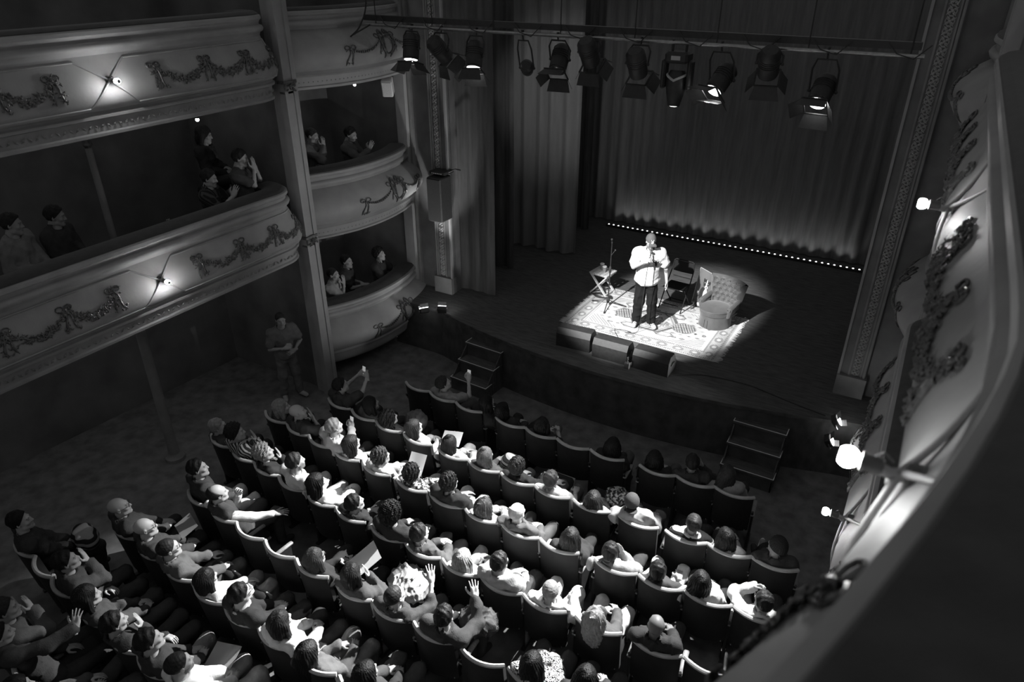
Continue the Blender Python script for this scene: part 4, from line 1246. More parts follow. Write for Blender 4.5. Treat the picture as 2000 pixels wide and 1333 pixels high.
# footlight strip
r_ = empty('light_strip', (-3.63, 16.15, 0)); tag(r_, 'long low batten of small white lamps at the foot of the backcloth', 'light')
m_ = MB(); m_.box((0, 0, .03), (6.0, .08, .06), bev=.008); m_.build('housing', BLACKMETAL, r_)
m_ = MB(); m_.lathe([(.021, 0), (.021, .006), (.014, .012), (0, .014)], (0, 0, 0), (0, -.35, 1), 10); led = m_.mesh('lamp')
for k in range(47):
    obj('lamp', led, glow('strip_lamp', 3), r_, (-2.93 + k * 5.86 / 46, -.01, .058))
la = bpy.data.lights.new('strip_light', 'AREA'); la.shape = 'RECTANGLE'; la.size = 5.6; la.size_y = .05; la.energy = 6.5; la.spread = math.radians(90)
lo = bpy.data.objects.new('strip_light', la); COL.objects.link(lo); lo.location = (-3.7, 16.40, .05); lo.rotation_euler = (math.radians(180 - 6), 0, 0)

# the rug: woven pattern held as a tone per knot
RW, RH = 2.86, 1.90
nx_, ny_ = 287, 191
X_, Y_ = np.meshgrid(np.linspace(-RW / 2, RW / 2, nx_), np.linspace(-RH / 2, RH / 2, ny_), indexing='ij')
def rug_tone(x, y):
    t = np.full(x.shape, .62)
    ex, ey = RW / 2 - np.abs(x), RH / 2 - np.abs(y); e = np.minimum(ex, ey); along = np.where(ex < ey, y, x)
    h = lambda a, b, s: np.abs(np.sin(a * 127.1 + b * 311.7 + s) * 43758.5) % 1
    def lozenge(cx, cy, rx, ry): return np.abs((x - cx) / rx) + np.abs((y - cy) / ry)
    def oval(cx, cy, rx, ry): return np.sqrt(((x - cx) / rx) ** 2 + ((y - cy) / ry) ** 2)
    r = np.random.RandomState(12)
    # field: scattered lozenges and rosettes
    for i in range(-7, 8):
        for j in range(-4, 5):
            cx, cy = i * .155 + (.077 if j % 2 else 0), j * .15
            if abs(cx) > RW / 2 - .38 or abs(cy) > RH / 2 - .36: continue
            rx, ry, v, kind = r.uniform(.026, .075), r.uniform(.020, .044), r.choice([.10, .2, .35, .45]), r.randint(3)
            d = lozenge(cx, cy, rx, ry) if kind else oval(cx, cy, rx * .8, ry)
            t[d < 1] = v
            if rx > .035: t[d < .55] = .55; t[d < .25] = v
    # large hexagonal medallions with outlines, lattice discs and the dark centre
    for cx, cy, rx, ry in ((0, 0, .50, .42), (-.62, .06, .16, .15), (.60, -.02, .17, .16), (.30, .36, .22, .10), (-.30, -.40, .22, .09), (.34, -.42, .20, .09), (-.55, .42, .2, .09)):
        d = np.maximum(np.abs(x - cx) / rx + .5 * np.abs(y - cy) / ry, np.abs(y - cy) / ry)
        t[(d < 1.0) & (d > .86)] = .16; t[(d < .82) & (d > .74)] = .35
    for cx, cy in ((-.56, .02), (.60, -.04)):
        d = oval(cx, cy, .21, .20); t[d < 1] = .6
        u, v = (x - cx) + (y - cy) * .5, (y - cy) - (x - cx) * .5
        lat = (np.abs(((u / .052) % 1) - .5) > .33) | (np.abs(((v / .052) % 1) - .5) > .33)
        t[(d < 1) & lat] = .06; t[(d < 1.05) & (d > .97)] = .35
    d = oval(-.02, -.06, .34, .20); bl = np.sin(x * 60 + 3 * np.sin(y * 40)) * np.sin(y * 70 + 2 * np.sin(x * 50))
    t[(d < 1)] = .36; t[(d < 1) & (bl > .35)] = .72; t[(d < 1) & (bl < -.45)] = .15
    # corner pieces
    c_ = (np.abs(x) / (RW / 2 - .34) + np.abs(y) / (RH / 2 - .32))
    cor = (c_ > 1.42) & (ex > .34) & (ey > .32)
    t[cor] = .62; st = np.sin((np.abs(x) + np.abs(y)) * 95); t[cor & (st > .6)] = .25
    # borders
    def band(a, b): return (e >= a) & (e < b)
    b1 = band(.0, .025); t[b1] = .55
    b2 = band(.025, .06); t[b2] = .6; t[b2 & (((along / .035) % 1) < .45)] = .18
    b3 = band(.06, .24); t[b3] = .55
    g = np.sin(along * 21); ros = ((along / .30) % 1 - .5) * .30; dd = np.sqrt((ros / .10) ** 2 + ((e - .15) / .075) ** 2)
    fl = np.sin(along * 120 + 40 * e) * np.sin(e * 150)
    t[b3 & (fl > .45)] = .34; t[b3 & (dd < 1) & (fl < .3)] = .28; t[b3 & (dd < .45)] = .66
    b4 = band(.24, .275); t[b4] = .74; t[b4 & (((along / .03) % 1) < .45)] = .15
    b5 = band(.275, .30); t[b5] = .82; t[band(.30, .308)] = .2
    t *= .93 + .07 * np.sin(x * 900) * np.sin(y * 700) + .05 * np.sin(x * 13 + y * 9)
    return t
Z_ = .012 + .004 * np.sin(X_ * 5) * np.sin(Y_ * 6)
rug = empty('rug', (-3.72, 11.70, 0), math.radians(-.6)); tag(rug, 'pale patterned oriental rug with fringed ends under the comedian', 'rug')
vv = np.stack([X_, Y_, Z_], -1).reshape(-1, 3)
I = np.arange(nx_ * ny_).reshape(nx_, ny_)
qq = np.stack([I[:-1, :-1], I[1:, :-1], I[1:, 1:], I[:-1, 1:]], -1).reshape(-1, 4)
me = mesh_from('pile', vv, qq)
at = me.attributes.new('tone', 'FLOAT', 'POINT'); at.data.foreach_set('value', rug_tone(X_, Y_).astype(np.float32).ravel())
obj('pile', me, tone_mat('rug_wool', 1.0, .95, .05), rug)
m_ = MB()
m_.grid([[(-RW / 2, -RH / 2, .012), (RW / 2, -RH / 2, .012)], [(-RW / 2, -RH / 2, .001), (RW / 2, -RH / 2, .001)]]); m_.grid([[(-RW / 2, RH / 2, .012), (RW / 2, RH / 2, .012)], [(-RW / 2, RH / 2, .001), (RW / 2, RH / 2, .001)]])
m_.build('binding', mat('rug_edge', .5, .95, .05), rug)
for s_ in (-1, 1):
    m_ = MB()
    for k in range(120):
        y = -RH / 2 + (k + .5) * RH / 120; dx = rng.uniform(.07, .12); dy = rng.uniform(-.02, .02) + .02 * math.sin(k * .5)
        m_.tube([(s_ * RW / 2, y, .010), (s_ * (RW / 2 + dx * .5), y + dy * .3, .012), (s_ * (RW / 2 + dx), y + dy, .006)], [.006, .006, .003], 4)
    o = m_.build('fringe', mat('rug_fringe', .55, .95, .05), rug); o['kind'] = 'stuff'

# microphone stand
st = empty('microphone_stand', (-4.72, 11.83, .02)); tag(st, 'black tripod microphone stand on the rug beside the slatted table', 'stand')
m_ = MB(); m_.bar((0, 0, .10), (0, 0, .75), .013, n=10); m_.build('lower_tube', BLACKMETAL, st)
m_ = MB(); m_.bar((0, 0, .72), (0, 0, 1.30), .0095, n=10); m_.build('upper_tube', BLACKMETAL, st)
m_ = MB(); m_.lathe([(.02, .70), (.024, .72), (.024, .80), (.016, .83)], n=12); m_.bar((.0, 0, .76), (.05, 0, .77), .009); m_.build('clutch', BLACKPLASTIC, st)
m_ = MB(); m_.lathe([(.018, .06), (.03, .08), (.03, .14), (.018, .17)], n=12); m_.build('hub', BLACKPLASTIC, st)
for a in (172, 20, 282):
    a = math.radians(a); d = (math.cos(a), math.sin(a))
    m_ = MB(); m_.bar((d[0] * .02, d[1] * .02, .12), (d[0] * .34, d[1] * .34, .012), .0095); l_ = m_.build('leg', BLACKMETAL, st)
    m_ = MB(); m_.bar((d[0] * .32, d[1] * .32, .02), (d[0] * .36, d[1] * .36, .008), .013); m_.build('rubber_foot', BLACKPLASTIC, l_)
m_ = MB(); m_.lathe([(.014, 1.29), (.016, 1.31), (.012, 1.33)], n=10); m_.tube([(.0, 0, 1.32), (.0, -.02, 1.36), (.01, -.05, 1.39)], [.012, .014, .018], 8); m_.build('microphone_clip', BLACKPLASTIC, st)
m_ = MB(); m_.bar((.0, .0, 1.05), (.07, .0, 1.16), .007); m_.ball((.075, 0, 1.17), .018); m_.build('cup_clamp', BLACKPLASTIC, st)

# folding slatted table with two cups
tb = empty('folding_table', (-5.08, 12.36, .0), math.radians(-8)); tag(tb, 'small pale folding table with slatted top at the rug corner', 'table')
for k in range(5):
    m_ = MB(); m_.box((-.17 + k * .085, 0, .47), (.072, .40, .018), bev=.004); m_.build('slat', PALEWOOD, tb)
for y in (-.16, .16):
    m_ = MB(); m_.box((0, y, .45), (.40, .03, .03)); m_.build('rail', PALEWOOD, tb)
    m_ = MB(); m_.beam((-.19, y, .455), (.19, y + .02, .01), .024, .045, (0, 1, 0)); m_.build('leg', PALEWOOD, tb)
    m_ = MB(); m_.beam((.19, y - .03 * np.sign(y), .455), (-.19, y - .03 * np.sign(y), .01), .024, .045, (0, 1, 0)); m_.build('leg', PALEWOOD, tb)
for x in (-.17, .17):
    m_ = MB(); m_.bar((x, -.16, .05), (x, .16, .05), .012); m_.build('stretcher', PALEWOOD, tb)
for (x, y, lab) in ((-5.14, 12.44, 'paper cup with white lid on the slatted table, further from the microphone stand'), (-5.04, 12.33, 'paper cup with white lid on the slatted table, nearer the microphone stand')):
    c = empty('paper_cup', (x, y, .479)); tag(c, lab, 'cup', 'paper cups on the table')
    m_ = MB(); m_.lathe([(.030, 0), (.043, .115)], n=18); m_.build('cup_body', mat('cup_card', .30, .7, .3), c)
    m_ = MB(); m_.lathe([(.046, .112), (.046, .120), (.040, .124), (.038, .13), (.0, .13)], n=18); m_.build('lid', mat('cup_lid', .85, .5, .4), c)
# coiled cable at the table foot
cb = MB(); pts = []
for k in range(120):
    a = k * .42; rr = .15 + .03 * math.sin(k * .7)
    pts.append((-4.98 + rr * 1.25 * math.cos(a), 12.17 + rr * .6 * math.sin(a), .028 + .02 * (k % 15) / 15 + .01 * math.sin(k)))
cb.tube(pts, .0075, 5)
tag(cb.build('coiled_cable', BLACKPLASTIC), 'black cable coiled on the rug below the slatted table', 'cable')

CHAIRMETAL = mat('chair_black_enamel', .008, .6, .25, .2, 20)
# black folding chair behind the comedian
ch = empty('folding_chair', (-3.58, 12.45, .015), math.radians(-6)); tag(ch, 'black folding metal chair behind the comedian', 'chair')
m_ = MB(); m_.box((0, -.01, .45), (.42, .40, .025), bev=.012); m_.build('seat', CHAIRMETAL, ch)
m_ = MB(); m_.grid([[(x, .235 - .03 * math.cos(x * 6) + (z - .7) * .12, z) for x in np.linspace(-.20, .20, 9)] for z in (.66, .70, .78, .84, .86)]); m_.grid([[(x, .255 - .03 * math.cos(x * 6) + (z - .7) * .12, z) for x in np.linspace(-.20, .20, 9)] for z in (.66, .70, .78, .84, .86)]); m_.build('backrest', CHAIRMETAL, ch)
for x in (-1, 1):
    m_ = MB(); m_.tube([(x * .225, -.24, .0), (x * .225, .08, .50), (x * .215, .22, .72), (x * .205, .245, .86)], .0115, 8); m_.build('leg', CHAIRMETAL, ch)
    m_ = MB(); m_.tube([(x * .20, .26, .0), (x * .20, -.12, .44)], .0115, 8); m_.build('leg', CHAIRMETAL, ch)
for (y, z, w) in ((-.17, .11, .225), (.2, .07, .20)):
    m_ = MB(); m_.bar((-w, y, z), (w, y, z), .009); m_.build('stretcher', CHAIRMETAL, ch)
m_ = MB(); m_.tube([(-.205, .245, .86), (-.17, .255, .885), (.17, .255, .885), (.205, .245, .86)], .0115, 8); m_.build('top_rail', CHAIRMETAL, ch)
m_ = MB(); m_.tube([(-.21, -.205, .455), (.21, -.205, .455)], .008, 8); m_.build('front_rail', STEEL, ch)
m_ = MB(); m_.tube([(-.18, .20, .56), (.18, .20, .56)], .008, 8); m_.build('back_rail', STEEL, ch)

# tufted armchair
ARMF = mat('armchair_velvet', .085, .6, .35, .2, 5, .12, 120, 0, (1, 1, 1), .35)
ac = empty('armchair', (-2.70, 12.15, .012), math.radians(162)); ac.scale = (.87, .87, .87); tag(ac, 'low tufted velvet tub armchair on the right end of the rug', 'armchair')
def plan(a, r=1.0, fx=.33, fy=.36): return (fx * r * math.cos(a), fy * r * math.sin(a))
m_ = MB(); m_.grid([[(plan(a, rr)[0], plan(a, rr)[1], z) for a in np.linspace(0, 2 * math.pi, 41)] for rr, z in ((1.0, .0), (.99, .06), (.97, .20), (.985, .22), (.985, .30))])
for k in range(36): pass
m_.build('skirt', ARMF, ac)
m_ = MB(); m_.grid([[(plan(a, rr)[0], plan(a, rr)[1] + .03, z) for a in np.linspace(0, 2 * math.pi, 41)] for rr, z in ((.97, .29), (1.0, .33), (1.0, .37), (.96, .405), (.7, .43), (.35, .44), (.0, .442))]); m_.build('seat_cushion', ARMF, ac)
m_ = MB(); m_.tube([(plan(a, 1.0)[0], plan(a, 1.0)[1] + .03, .392) for a in np.linspace(0, 2 * math.pi, 41)[:-1]], .008, 6, closed=True); m_.build('piping', ARMF, ac)
# back: curved slab with diamond tufting, buttons sunk
rows_f, rows_b = [], []
AB = np.linspace(math.radians(-40), math.radians(40), 65)
lat, but = [], []
for j in range(-3, 4):
    z = .66 + .105 * j
    for i in range(-4, 5):
        a = math.radians(16.0 * i + (8 if j % 2 else 0)); lat.append((a, z))
        if abs(a) < math.radians(33) and -1 <= j <= 2: but.append((a, z))
for z in np.linspace(.38, .92, 40):
    f, b_ = [], []
    wid = 1.0 + .10 * (z - .38)
    for a in AB:
        rr = .40 + .16 * (z - .38)
        d2 = min(((a - la_) * .44) ** 2 + (z - lz) ** 2 for la_, lz in lat)
        puff = .06 * (1 - math.exp(-d2 / .0022)) * (1.0 if z < .88 else max(0, (.92 - z) / .04))
        rf = rr - .035 - puff
        f.append((rf * math.sin(a * wid) * 1.25, -rf * math.cos(a) + .06, z)); b_.append(((rr + .045) * math.sin(a * wid) * 1.25, -(rr + .045) * math.cos(a) + .06, z))
    rows_f.append(f); rows_b.append(b_)
m_ = MB(); m_.grid(rows_f); m_.grid(rows_b[::-1])
m_.grid([rows_f[-1], [((p[0] + q[0]) / 2, (p[1] + q[1]) / 2, p[2] + .035) for p, q in zip(rows_f[-1], rows_b[-1])], rows_b[-1]])
for k in (0, -1): m_.grid([[r0[k] for r0 in rows_f], [((r0[k][0] + r1[k][0]) / 2 * 1.03, (r0[k][1] + r1[k][1]) / 2, r0[k][2]) for r0, r1 in zip(rows_f, rows_b)], [r1[k] for r1 in rows_b]])
m_.build('tufted_back', ARMF, ac, angle=70)
for ba, bz in but:
    rf = .40 + .16 * (bz - .38) - .043
    m_ = MB(); m_.ball((rf * math.sin(ba * 1.02) * 1.25, -rf * math.cos(ba) + .06, bz), .014, 8, 6); m_.build('button', mat('button_velvet', .07, .6, .3), ac)
for x in (-1, 1):
    s = Vol((-.5, -.5, .2), (.5, .5, .75), .014)
    s.cap((x * .335, -.26, .54), (x * .35, .06, .46), .050, .055, k=.03); s.cap((x * .335, -.22, .42), (x * .345, .07, .38), .045, .05, k=.06); s.cap((x * .325, -.22, .3), (x * .335, .07, .3), .04, .045, k=.06)
    v, q = s.mesh(); obj('armrest', mesh_from('armrest', v, q), ARMF, ac)
    m_ = MB(); m_.tube([(x * .35 + .03 * math.cos(t), .118, .455 + .03 * math.sin(t)) for t in np.linspace(0, 5.6, 14)], np.linspace(.014, .006, 14), 6); m_.build('arm_scroll', ARMF, ac)
for k in range(4):
    a = math.radians(45 + 90 * k); m_ = MB(); m_.bar((.24 * math.cos(a), .26 * math.sin(a), 0), (.24 * math.cos(a), .26 * math.sin(a), .05), .018); m_.build('foot', mat('dark_wood', .05, .5, .4), ac)
m_ = MB(); m_.tube([(-.04, .365, .02), (-.035, .362, .20)], .006, 5); m_.tube([(.04, .365, .02), (.035, .362, .20)], .006, 5); m_.build('skirt_pleat', ARMF, ac)

# printed board with a dog picture leaning behind the armchair
bd = empty('picture_board', (-3.06, 12.60, .012), math.radians(-36)); bd.rotation_euler = (math.radians(-9), 0, math.radians(-36))
tag(bd, 'board with a picture of a sitting black and white dog, leaning behind the armchair', 'picture')
BW, BH = .72, .74
m_ = MB(); m_.box((0, .012, BH / 2), (BW, .022, BH)); m_.build('panel', mat('board_edge', .4, .6, .3), bd)
nx_, nz_ = 97, 97
Xb, Zb = np.meshgrid(np.linspace(-BW / 2, BW / 2, nx_), np.linspace(0, BH, nz_), indexing='ij')
T_ = np.full(Xb.shape, .13) + .03 * np.sin(Xb * 9) * np.sin(Zb * 7)
T_[Zb < .10] = .09
def ov(cx, cz, rx, rz_, v, ang=0.0):
    x, z = Xb - cx, Zb - cz; c, s_ = math.cos(ang), math.sin(ang); u, w = x * c + z * s_, -x * s_ + z * c
    T_[(u / rx) ** 2 + (w / rz_) ** 2 < 1] = v
dx = -.10
ov(dx - .03, .24, .085, .17, .03, .15); ov(dx + .02, .32, .075, .13, .03); ov(dx + .035, .27, .055, .14, .72); ov(dx + .01, .12, .022, .10, .72); ov(dx + .06, .12, .022, .10, .72); ov(dx - .07, .05, .05, .03, .7)
ov(dx + .0, .50, .075, .085, .03); ov(dx - .055, .54, .028, .05, .03, .4); ov(dx + .085, .53, .03, .05, .03, -.5); ov(dx + .02, .50, .018, .085, .75); ov(dx + .025, .435, .045, .035, .72); ov(dx + .03, .43, .018, .014, .03)
ov(dx - .035, .51, .010, .010, .4); ov(dx + .06, .51, .010, .010, .4); ov(dx - .14, .20, .05, .018, .04, .7); ov(dx - .17, .27, .02, .03, .7)
I = np.arange(nx_ * nz_).reshape(nx_, nz_); qq = np.stack([I[:-1, :-1], I[1:, :-1], I[1:, 1:], I[:-1, 1:]], -1).reshape(-1, 4)
me = mesh_from('print', np.stack([Xb, np.full(Xb.shape, -.0012), Zb], -1).reshape(-1, 3), qq)
at = me.attributes.new('tone', 'FLOAT', 'POINT'); at.data.foreach_set('value', T_.astype(np.float32).ravel())
obj('print', me, tone_mat('print_ink', 1.0, .5, .3), bd)
m_ = MB(); m_.tube([(-BW / 2, 0, BH), (BW / 2, 0, BH)], .006, 6); m_.tube([(-BW / 2, 0, 0), (-BW / 2, 0, BH)], .006, 6); m_.tube([(BW / 2, 0, 0), (BW / 2, 0, BH)], .006, 6); m_.build('edging', mat('board_edge', .4, .6, .3), bd)

# floor monitors along the front
for (x, y, a, lab) in ((-4.58, 10.14, 3, 'black wedge floor monitor at the stage front, nearest the left steps'), (-3.86, 10.08, 0, 'black wedge floor monitor at the stage front, middle of the three'), (-3.12, 10.06, -2, 'black wedge floor monitor at the stage front below the armchair end of the rug')):
    w = empty('floor_monitor', (x, y, .0), math.radians(a)); tag(w, lab, 'speaker', 'stage monitors')
    pr = [(-.19, .0), (.20, .0), (.20, .12), (.05, .34), (-.13, .34), (-.19, .24)]
    m_ = MB(); n = len(pr); vs_ = [(sx * .315, y_, z_) for sx in (-1, 1) for y_, z_ in pr]
    m_.add(vs_, [tuple(range(n)), tuple(reversed(range(n, 2 * n)))] + [(k, n + k, n + (k + 1) % n, (k + 1) % n) for k in range(n)]); m_.build('cabinet', BLACKPLASTIC, w, angle=25)
    m_ = MB(); m_.add([(-.29, .20, .135), (.29, .20, .135), (.29, .072, .325), (-.29, .072, .325)], [(0, 1, 2, 3)]); m_.add([(-.29, .212, .135), (.29, .212, .135), (.29, .084, .328), (-.29, .084, .328)], [(0, 1, 2, 3)]); m_.build('grille', mat('monitor_grille', .04, .5, .5, .3, 150), w)
    for sx in (-1, 1):
        m_ = MB(); m_.tube([(sx * .322, -.08, .16), (sx * .335, -.06, .20), (sx * .335, .04, .20), (sx * .322, .06, .16)], .010, 6); m_.build('handle', BLACKPLASTIC, w)
m_ = MB()
for k in range(5): m_.bar((-3.50 + .01 * k, 9.83 - .02 * k, .05 + .05 * k), (-3.47, 9.80 - .02 * k, .09 + .04 * k), .012)
m_.box((-3.49, 9.80, .06), (.09, .06, .12), bev=.01)
tag(m_.build('connector_box', mat('box_plastic', .12, .3, .6)), 'small glossy connector box with plugs between two wedge monitors', 'box')
def cable(pts, label, r=.006):
    K = np.array(pts, float); t = np.linspace(0, len(K) - 1, len(K) * 8); i = np.arange(len(K))
    P = np.stack([np.interp(t, i, K[:, k]) for k in range(3)], 1)
    for _ in range(6): P[1:-1] = (P[:-2] + 2 * P[1:-1] + P[2:]) / 4
    m_ = MB(); m_.tube(P, r, 6); return tag(m_.build('cable', BLACKPLASTIC), label, 'cable')
cable([(-3.9, 10.35, .01), (-3.95, 10.6, .03), (-4.15, 10.85, .03), (-4.22, 10.98, .03), (-4.05, 11.02, .03), (-3.9, 11.0, .03)], 'black microphone cable looping over the front of the rug', .0035)
cable([(-2.75, 10.0, .01), (-2.3, 10.25, .01), (-1.6, 10.3, .01), (-.9, 10.1, .01), (-.4, 10.0, .01)], 'thin black cable running right from the floor monitors')

# stage steps with white taped edges
for (cx, y0, a, lab) in ((-6.19, 9.58, 3.2, 'black three-step stage stairs edged with white tape, left of the stage front'), (-1.22, 9.57, 0, 'black three-step stage stairs edged with white tape, right of the stage front')):
    s_ = empty('stage_steps', (cx, y0, -1.0), math.radians(-a)); tag(s_, lab, 'steps', 'stage steps')
    for k in range(3):
        z = .75 - .25 * k; y = -.245 * k
        m_ = MB(); m_.box((0, y + .14, z - .02), (.80, .30, .04), bev=.005); t_ = m_.build('tread', STAGEPAINT, s_)
        m_ = MB(); m_.box((0, y + .005, z + .002), (.80, .012, .004)); m_.box((-.392, y + .10, z + .002), (.012, .19, .004)); m_.box((.392, y + .10, z + .002), (.012, .19, .004)); m_.build('edge_tape', WHITETAPE, t_)
        m_ = MB(); m_.box((0, y + .02, z / 2 - .02), (.76, .02, z - .04)); m_.build('riser', STAGEPAINT, s_)
    for x in (-1, 1):
        m_ = MB(); m_.add([(x * .385, -.48, 0), (x * .385, .16, 0), (x * .385, .16, .70), (x * .385, -.0, .70), (x * .385, -.24, .45), (x * .385, -.48, .20), (x * .365, -.48, 0), (x * .365, .16, 0), (x * .365, .16, .70), (x * .365, -.0, .70), (x * .365, -.24, .45), (x * .365, -.48, .20)],
                          [(0, 1, 2, 3, 4, 5), (11, 10, 9, 8, 7, 6)] + [(k, (k + 1) % 6, 6 + (k + 1) % 6, 6 + k) for k in range(6)]); m_.build('side_panel', STAGEPAINT, s_)

# ------------------------------------------------------------------ lighting bar and lanterns
bar = empty('lighting_bar', (-4.2, 9.5, 5.09)); tag(bar, 'long steel lighting bar hung across the stage front', 'bar')
m_ = MB(); m_.bar((-4.1, 0, 0), (3.9, 0, 0), .024, n=12); m_.build('pipe', STEEL, bar)
m_ = MB(); m_.box((-.1, .05, .10), (7.9, .09, .08)); m_.build('cable_tray', BLACKMETAL, bar)
for k in range(8):
    x = -3.8 + k * 1.08
    m_ = MB(); m_.bar((x, .0, .0), (x, .0, 1.5), .008); m_.build('hanger', IRON, bar)
for k in range(10):
    x = -3.7 + k * .8
    m_ = MB(); m_.tube([(x, -.02, .14), (x + .12, -.05, .02), (x + .3, -.04, -.03), (x + .45, -.02, .12)], .007, 5); m_.build('cable', BLACKPLASTIC, bar)

def lantern(loc, aim, label, lit=0, doors=(35, 35, 35, 35), size=1.0, length=.34, name='stage_lantern', roll=0.0):
    """loc: centre of the lens; the barrel runs back from it"""
    loc = np.asarray(loc, float); d = np.asarray(aim, float) - loc; d /= np.linalg.norm(d)
    r0 = empty(name, tuple(loc)); tag(r0, label, 'spotlight', 'lanterns on the lighting bar')
    x, y, _ = frame_of(d)
    c, s_ = math.cos(roll), math.sin(roll); x, y = c * x + s_ * y, -s_ * x + c * y
    R_ = .125 * size
    m_ = MB(); m_.lathe([(.0, -length - .05), (R_ * .7, -length - .05), (R_, -length), (R_, -.04), (R_ * .92, -.035), (R_ * .92, -.012), (R_ * .82, -.012)], (0, 0, 0), d, 20)
    for k in range(4): m_.lathe([(R_ * .9, -length + .05 + k * .03), (R_ * 1.06, -length + .055 + k * .03), (R_ * .9, -length + .065 + k * .03)], (0, 0, 0), d, 20)
    m_.build('housing', IRON, r0, angle=40)
    m_ = MB(); m_.lathe([(R_ * .84, -.014), (R_ * .6, .004), (R_ * .3, .012), (0, .015)], (0, 0, 0), d, 20)
    m_.build('lens', glow('lantern_lens_lit', lit) if lit else mat('lens_glass', .06, .1, .8), r0)
    if name == 'stage_lantern':
        m_ = MB(); Q = R_ * 1.12
        cor = [(-Q, -Q), (Q, -Q), (Q, Q), (-Q, Q)]
        for k in range(4):
            a, b_ = cor[k], cor[(k + 1) % 4]
            m_.beam(a[0] * x + a[1] * y + d * .035, b_[0] * x + b_[1] * y + d * .035, .02, .012, d)
        m_.build('colour_frame', IRON, r0)
        for k, (ux, uy) in enumerate(((x, y), (y, -x), (-x, -y), (-y, x))):
            if doors[k] is None: continue
            an = math.radians(doors[k]); L = .17 * size; w0, w1 = Q * .95, Q * (1.25 if k % 2 else .9)
            o_ = math.cos(an) * d + math.sin(an) * ux
            b0 = ux * Q + d * .04; nn = np.cross(o_, uy) * .0025
            q = [b0 - uy * w0, b0 + uy * w0, b0 + o_ * L + uy * w1, b0 + o_ * L - uy * w1]
            m_ = MB(); m_.add([p + nn for p in q] + [p - nn for p in q], [(0, 1, 2, 3), (7, 6, 5, 4)] + [(i, 4 + i, 4 + (i + 1) % 4, (i + 1) % 4) for i in range(4)])
            m_.build('barn_door', IRON, r0)
    # yoke and hook clamp up to the bar
    top = np.array([0, 9.5 - loc[1], 5.09 - loc[2]]); piv = -d * length * .55
    m_ = MB(); sx = np.array([1.0, 0, 0])
    w = R_ + .025
    m_.tube([piv + sx * w, piv + sx * w + (top - piv) * .55, piv + sx * w * .7 + (top - piv) * .8, piv - sx * w * .7 + (top - piv) * .8, piv - sx * w + (top - piv) * .55, piv - sx * w], .012, 6)
    for q in (1, -1): m_.ball(piv + sx * w * q, .022, 8, 5)
    m_.build('yoke', IRON, r0)
    m_ = MB(); m_.tube([piv + (top - piv) * .8, top * .98, top + np.array([0, .035, .0]), top + np.array([0, .03, .03]), top + np.array([0, -.02, .034])], .012, 6); m_.build('clamp', IRON, r0)
    return r0
lantern((-7.30, 9.42, 4.62), (-7.05, 8.6, 2.0), 'lantern with glowing lens rim, leftmost on the bar before the box', 14, (40, 40, 20, 40))
lantern((-6.13, 9.40, 4.58), (-5.8, 8.35, 2.2), 'lantern with a lit crescent lens hanging above the left end of the stage front', 14, (40, 12, 40, 20))
lantern((-6.75, 9.62, 4.66), (-5.0, 13, .5), 'unlit lantern between the two lit ones at the left of the bar', 0)
lantern((-5.36, 9.66, 4.58), (-7.2, 13.3, 3.4), 'small profile lantern tilted at the left curtains', 10, size=.7, length=.42, name='profile_lantern')
lantern((-4.80, 9.50, 4.62), (-4.4, 6, 0), 'unlit lantern in front of the pleated wing curtain', 0)
lantern((-4.28, 9.52, 4.76), (-4.2, 13, 0), 'unlit lantern right of the pleated wing curtain', 0)
lantern((-3.58, 9.50, 4.66), (-3.5, 12.5, 0), 'unlit lantern immediately left of the moving head', 0)
lantern((-2.53, 9.36, 4.56), (-4.45, 5.15, 0), 'barn-door lantern aimed at the audience beside the moving head', 14, (48, 40, 48, -47))
lantern((-1.93, 9.50, 4.78), (-2.5, 13, 0), 'unlit lantern between the two bright barn-door lanterns', 0)
lantern((-1.29, 9.36, 4.52), (-1.9, 4.45, 0), 'barn-door lantern at the right end of the bar, aimed at the audience', 14, (38, 25, 52, 30))
# moving head
mh = empty('moving_head_light', (-3.06, 9.5, 4.98)); tag(mh, 'moving head light with rounded nose hanging from the middle of the bar', 'spotlight')
m_ = MB(); m_.box((0, 0, -.06), (.30, .26, .14), bev=.03); m_.build('base', BLACKPLASTIC, mh)
m_ = MB(); m_.bar((-.09, 0, .0), (-.09, 0, .14), .016); m_.bar((.09, 0, .0), (.09, 0, .14), .016); m_.build('clamp', IRON, mh)
m_ = MB(); m_.box((.0, -.131, -.06), (.12, .004, .05)); m_.build('display', mat('pale_panel', .45, .4, .4), mh)
for x in (-1, 1):
    m_ = MB(); m_.box((x * .17, 0, -.27), (.06, .16, .36), bev=.02); m_.build('yoke_arm', BLACKPLASTIC, mh)
m_ = MB(); m_.lathe([(0, .14), (.09, .14), (.125, .08), (.13, -.05), (.115, -.14), (.085, -.27), (.08, -.30), (.06, -.30)], (0, 0, -.36), (.0, .10, 1), 20); m_.build('head', BLACKPLASTIC, mh, angle=50)
m_ = MB(); m_.tube([(.122 * math.cos(a), .122 * math.sin(a) - .01, -.33 + .06 * abs(math.cos(a))) for a in np.linspace(math.pi, 2 * math.pi, 11)], .016, 6); m_.build('trim_ring', mat('pale_panel', .45, .4, .4), mh)
m_ = MB(); m_.lathe([(.06, -.302), (.03, -.31), (0, -.312)], (0, 0, -.36), (0, .10, 1), 16); m_.build('lens', glow('moving_lens', 5), mh)

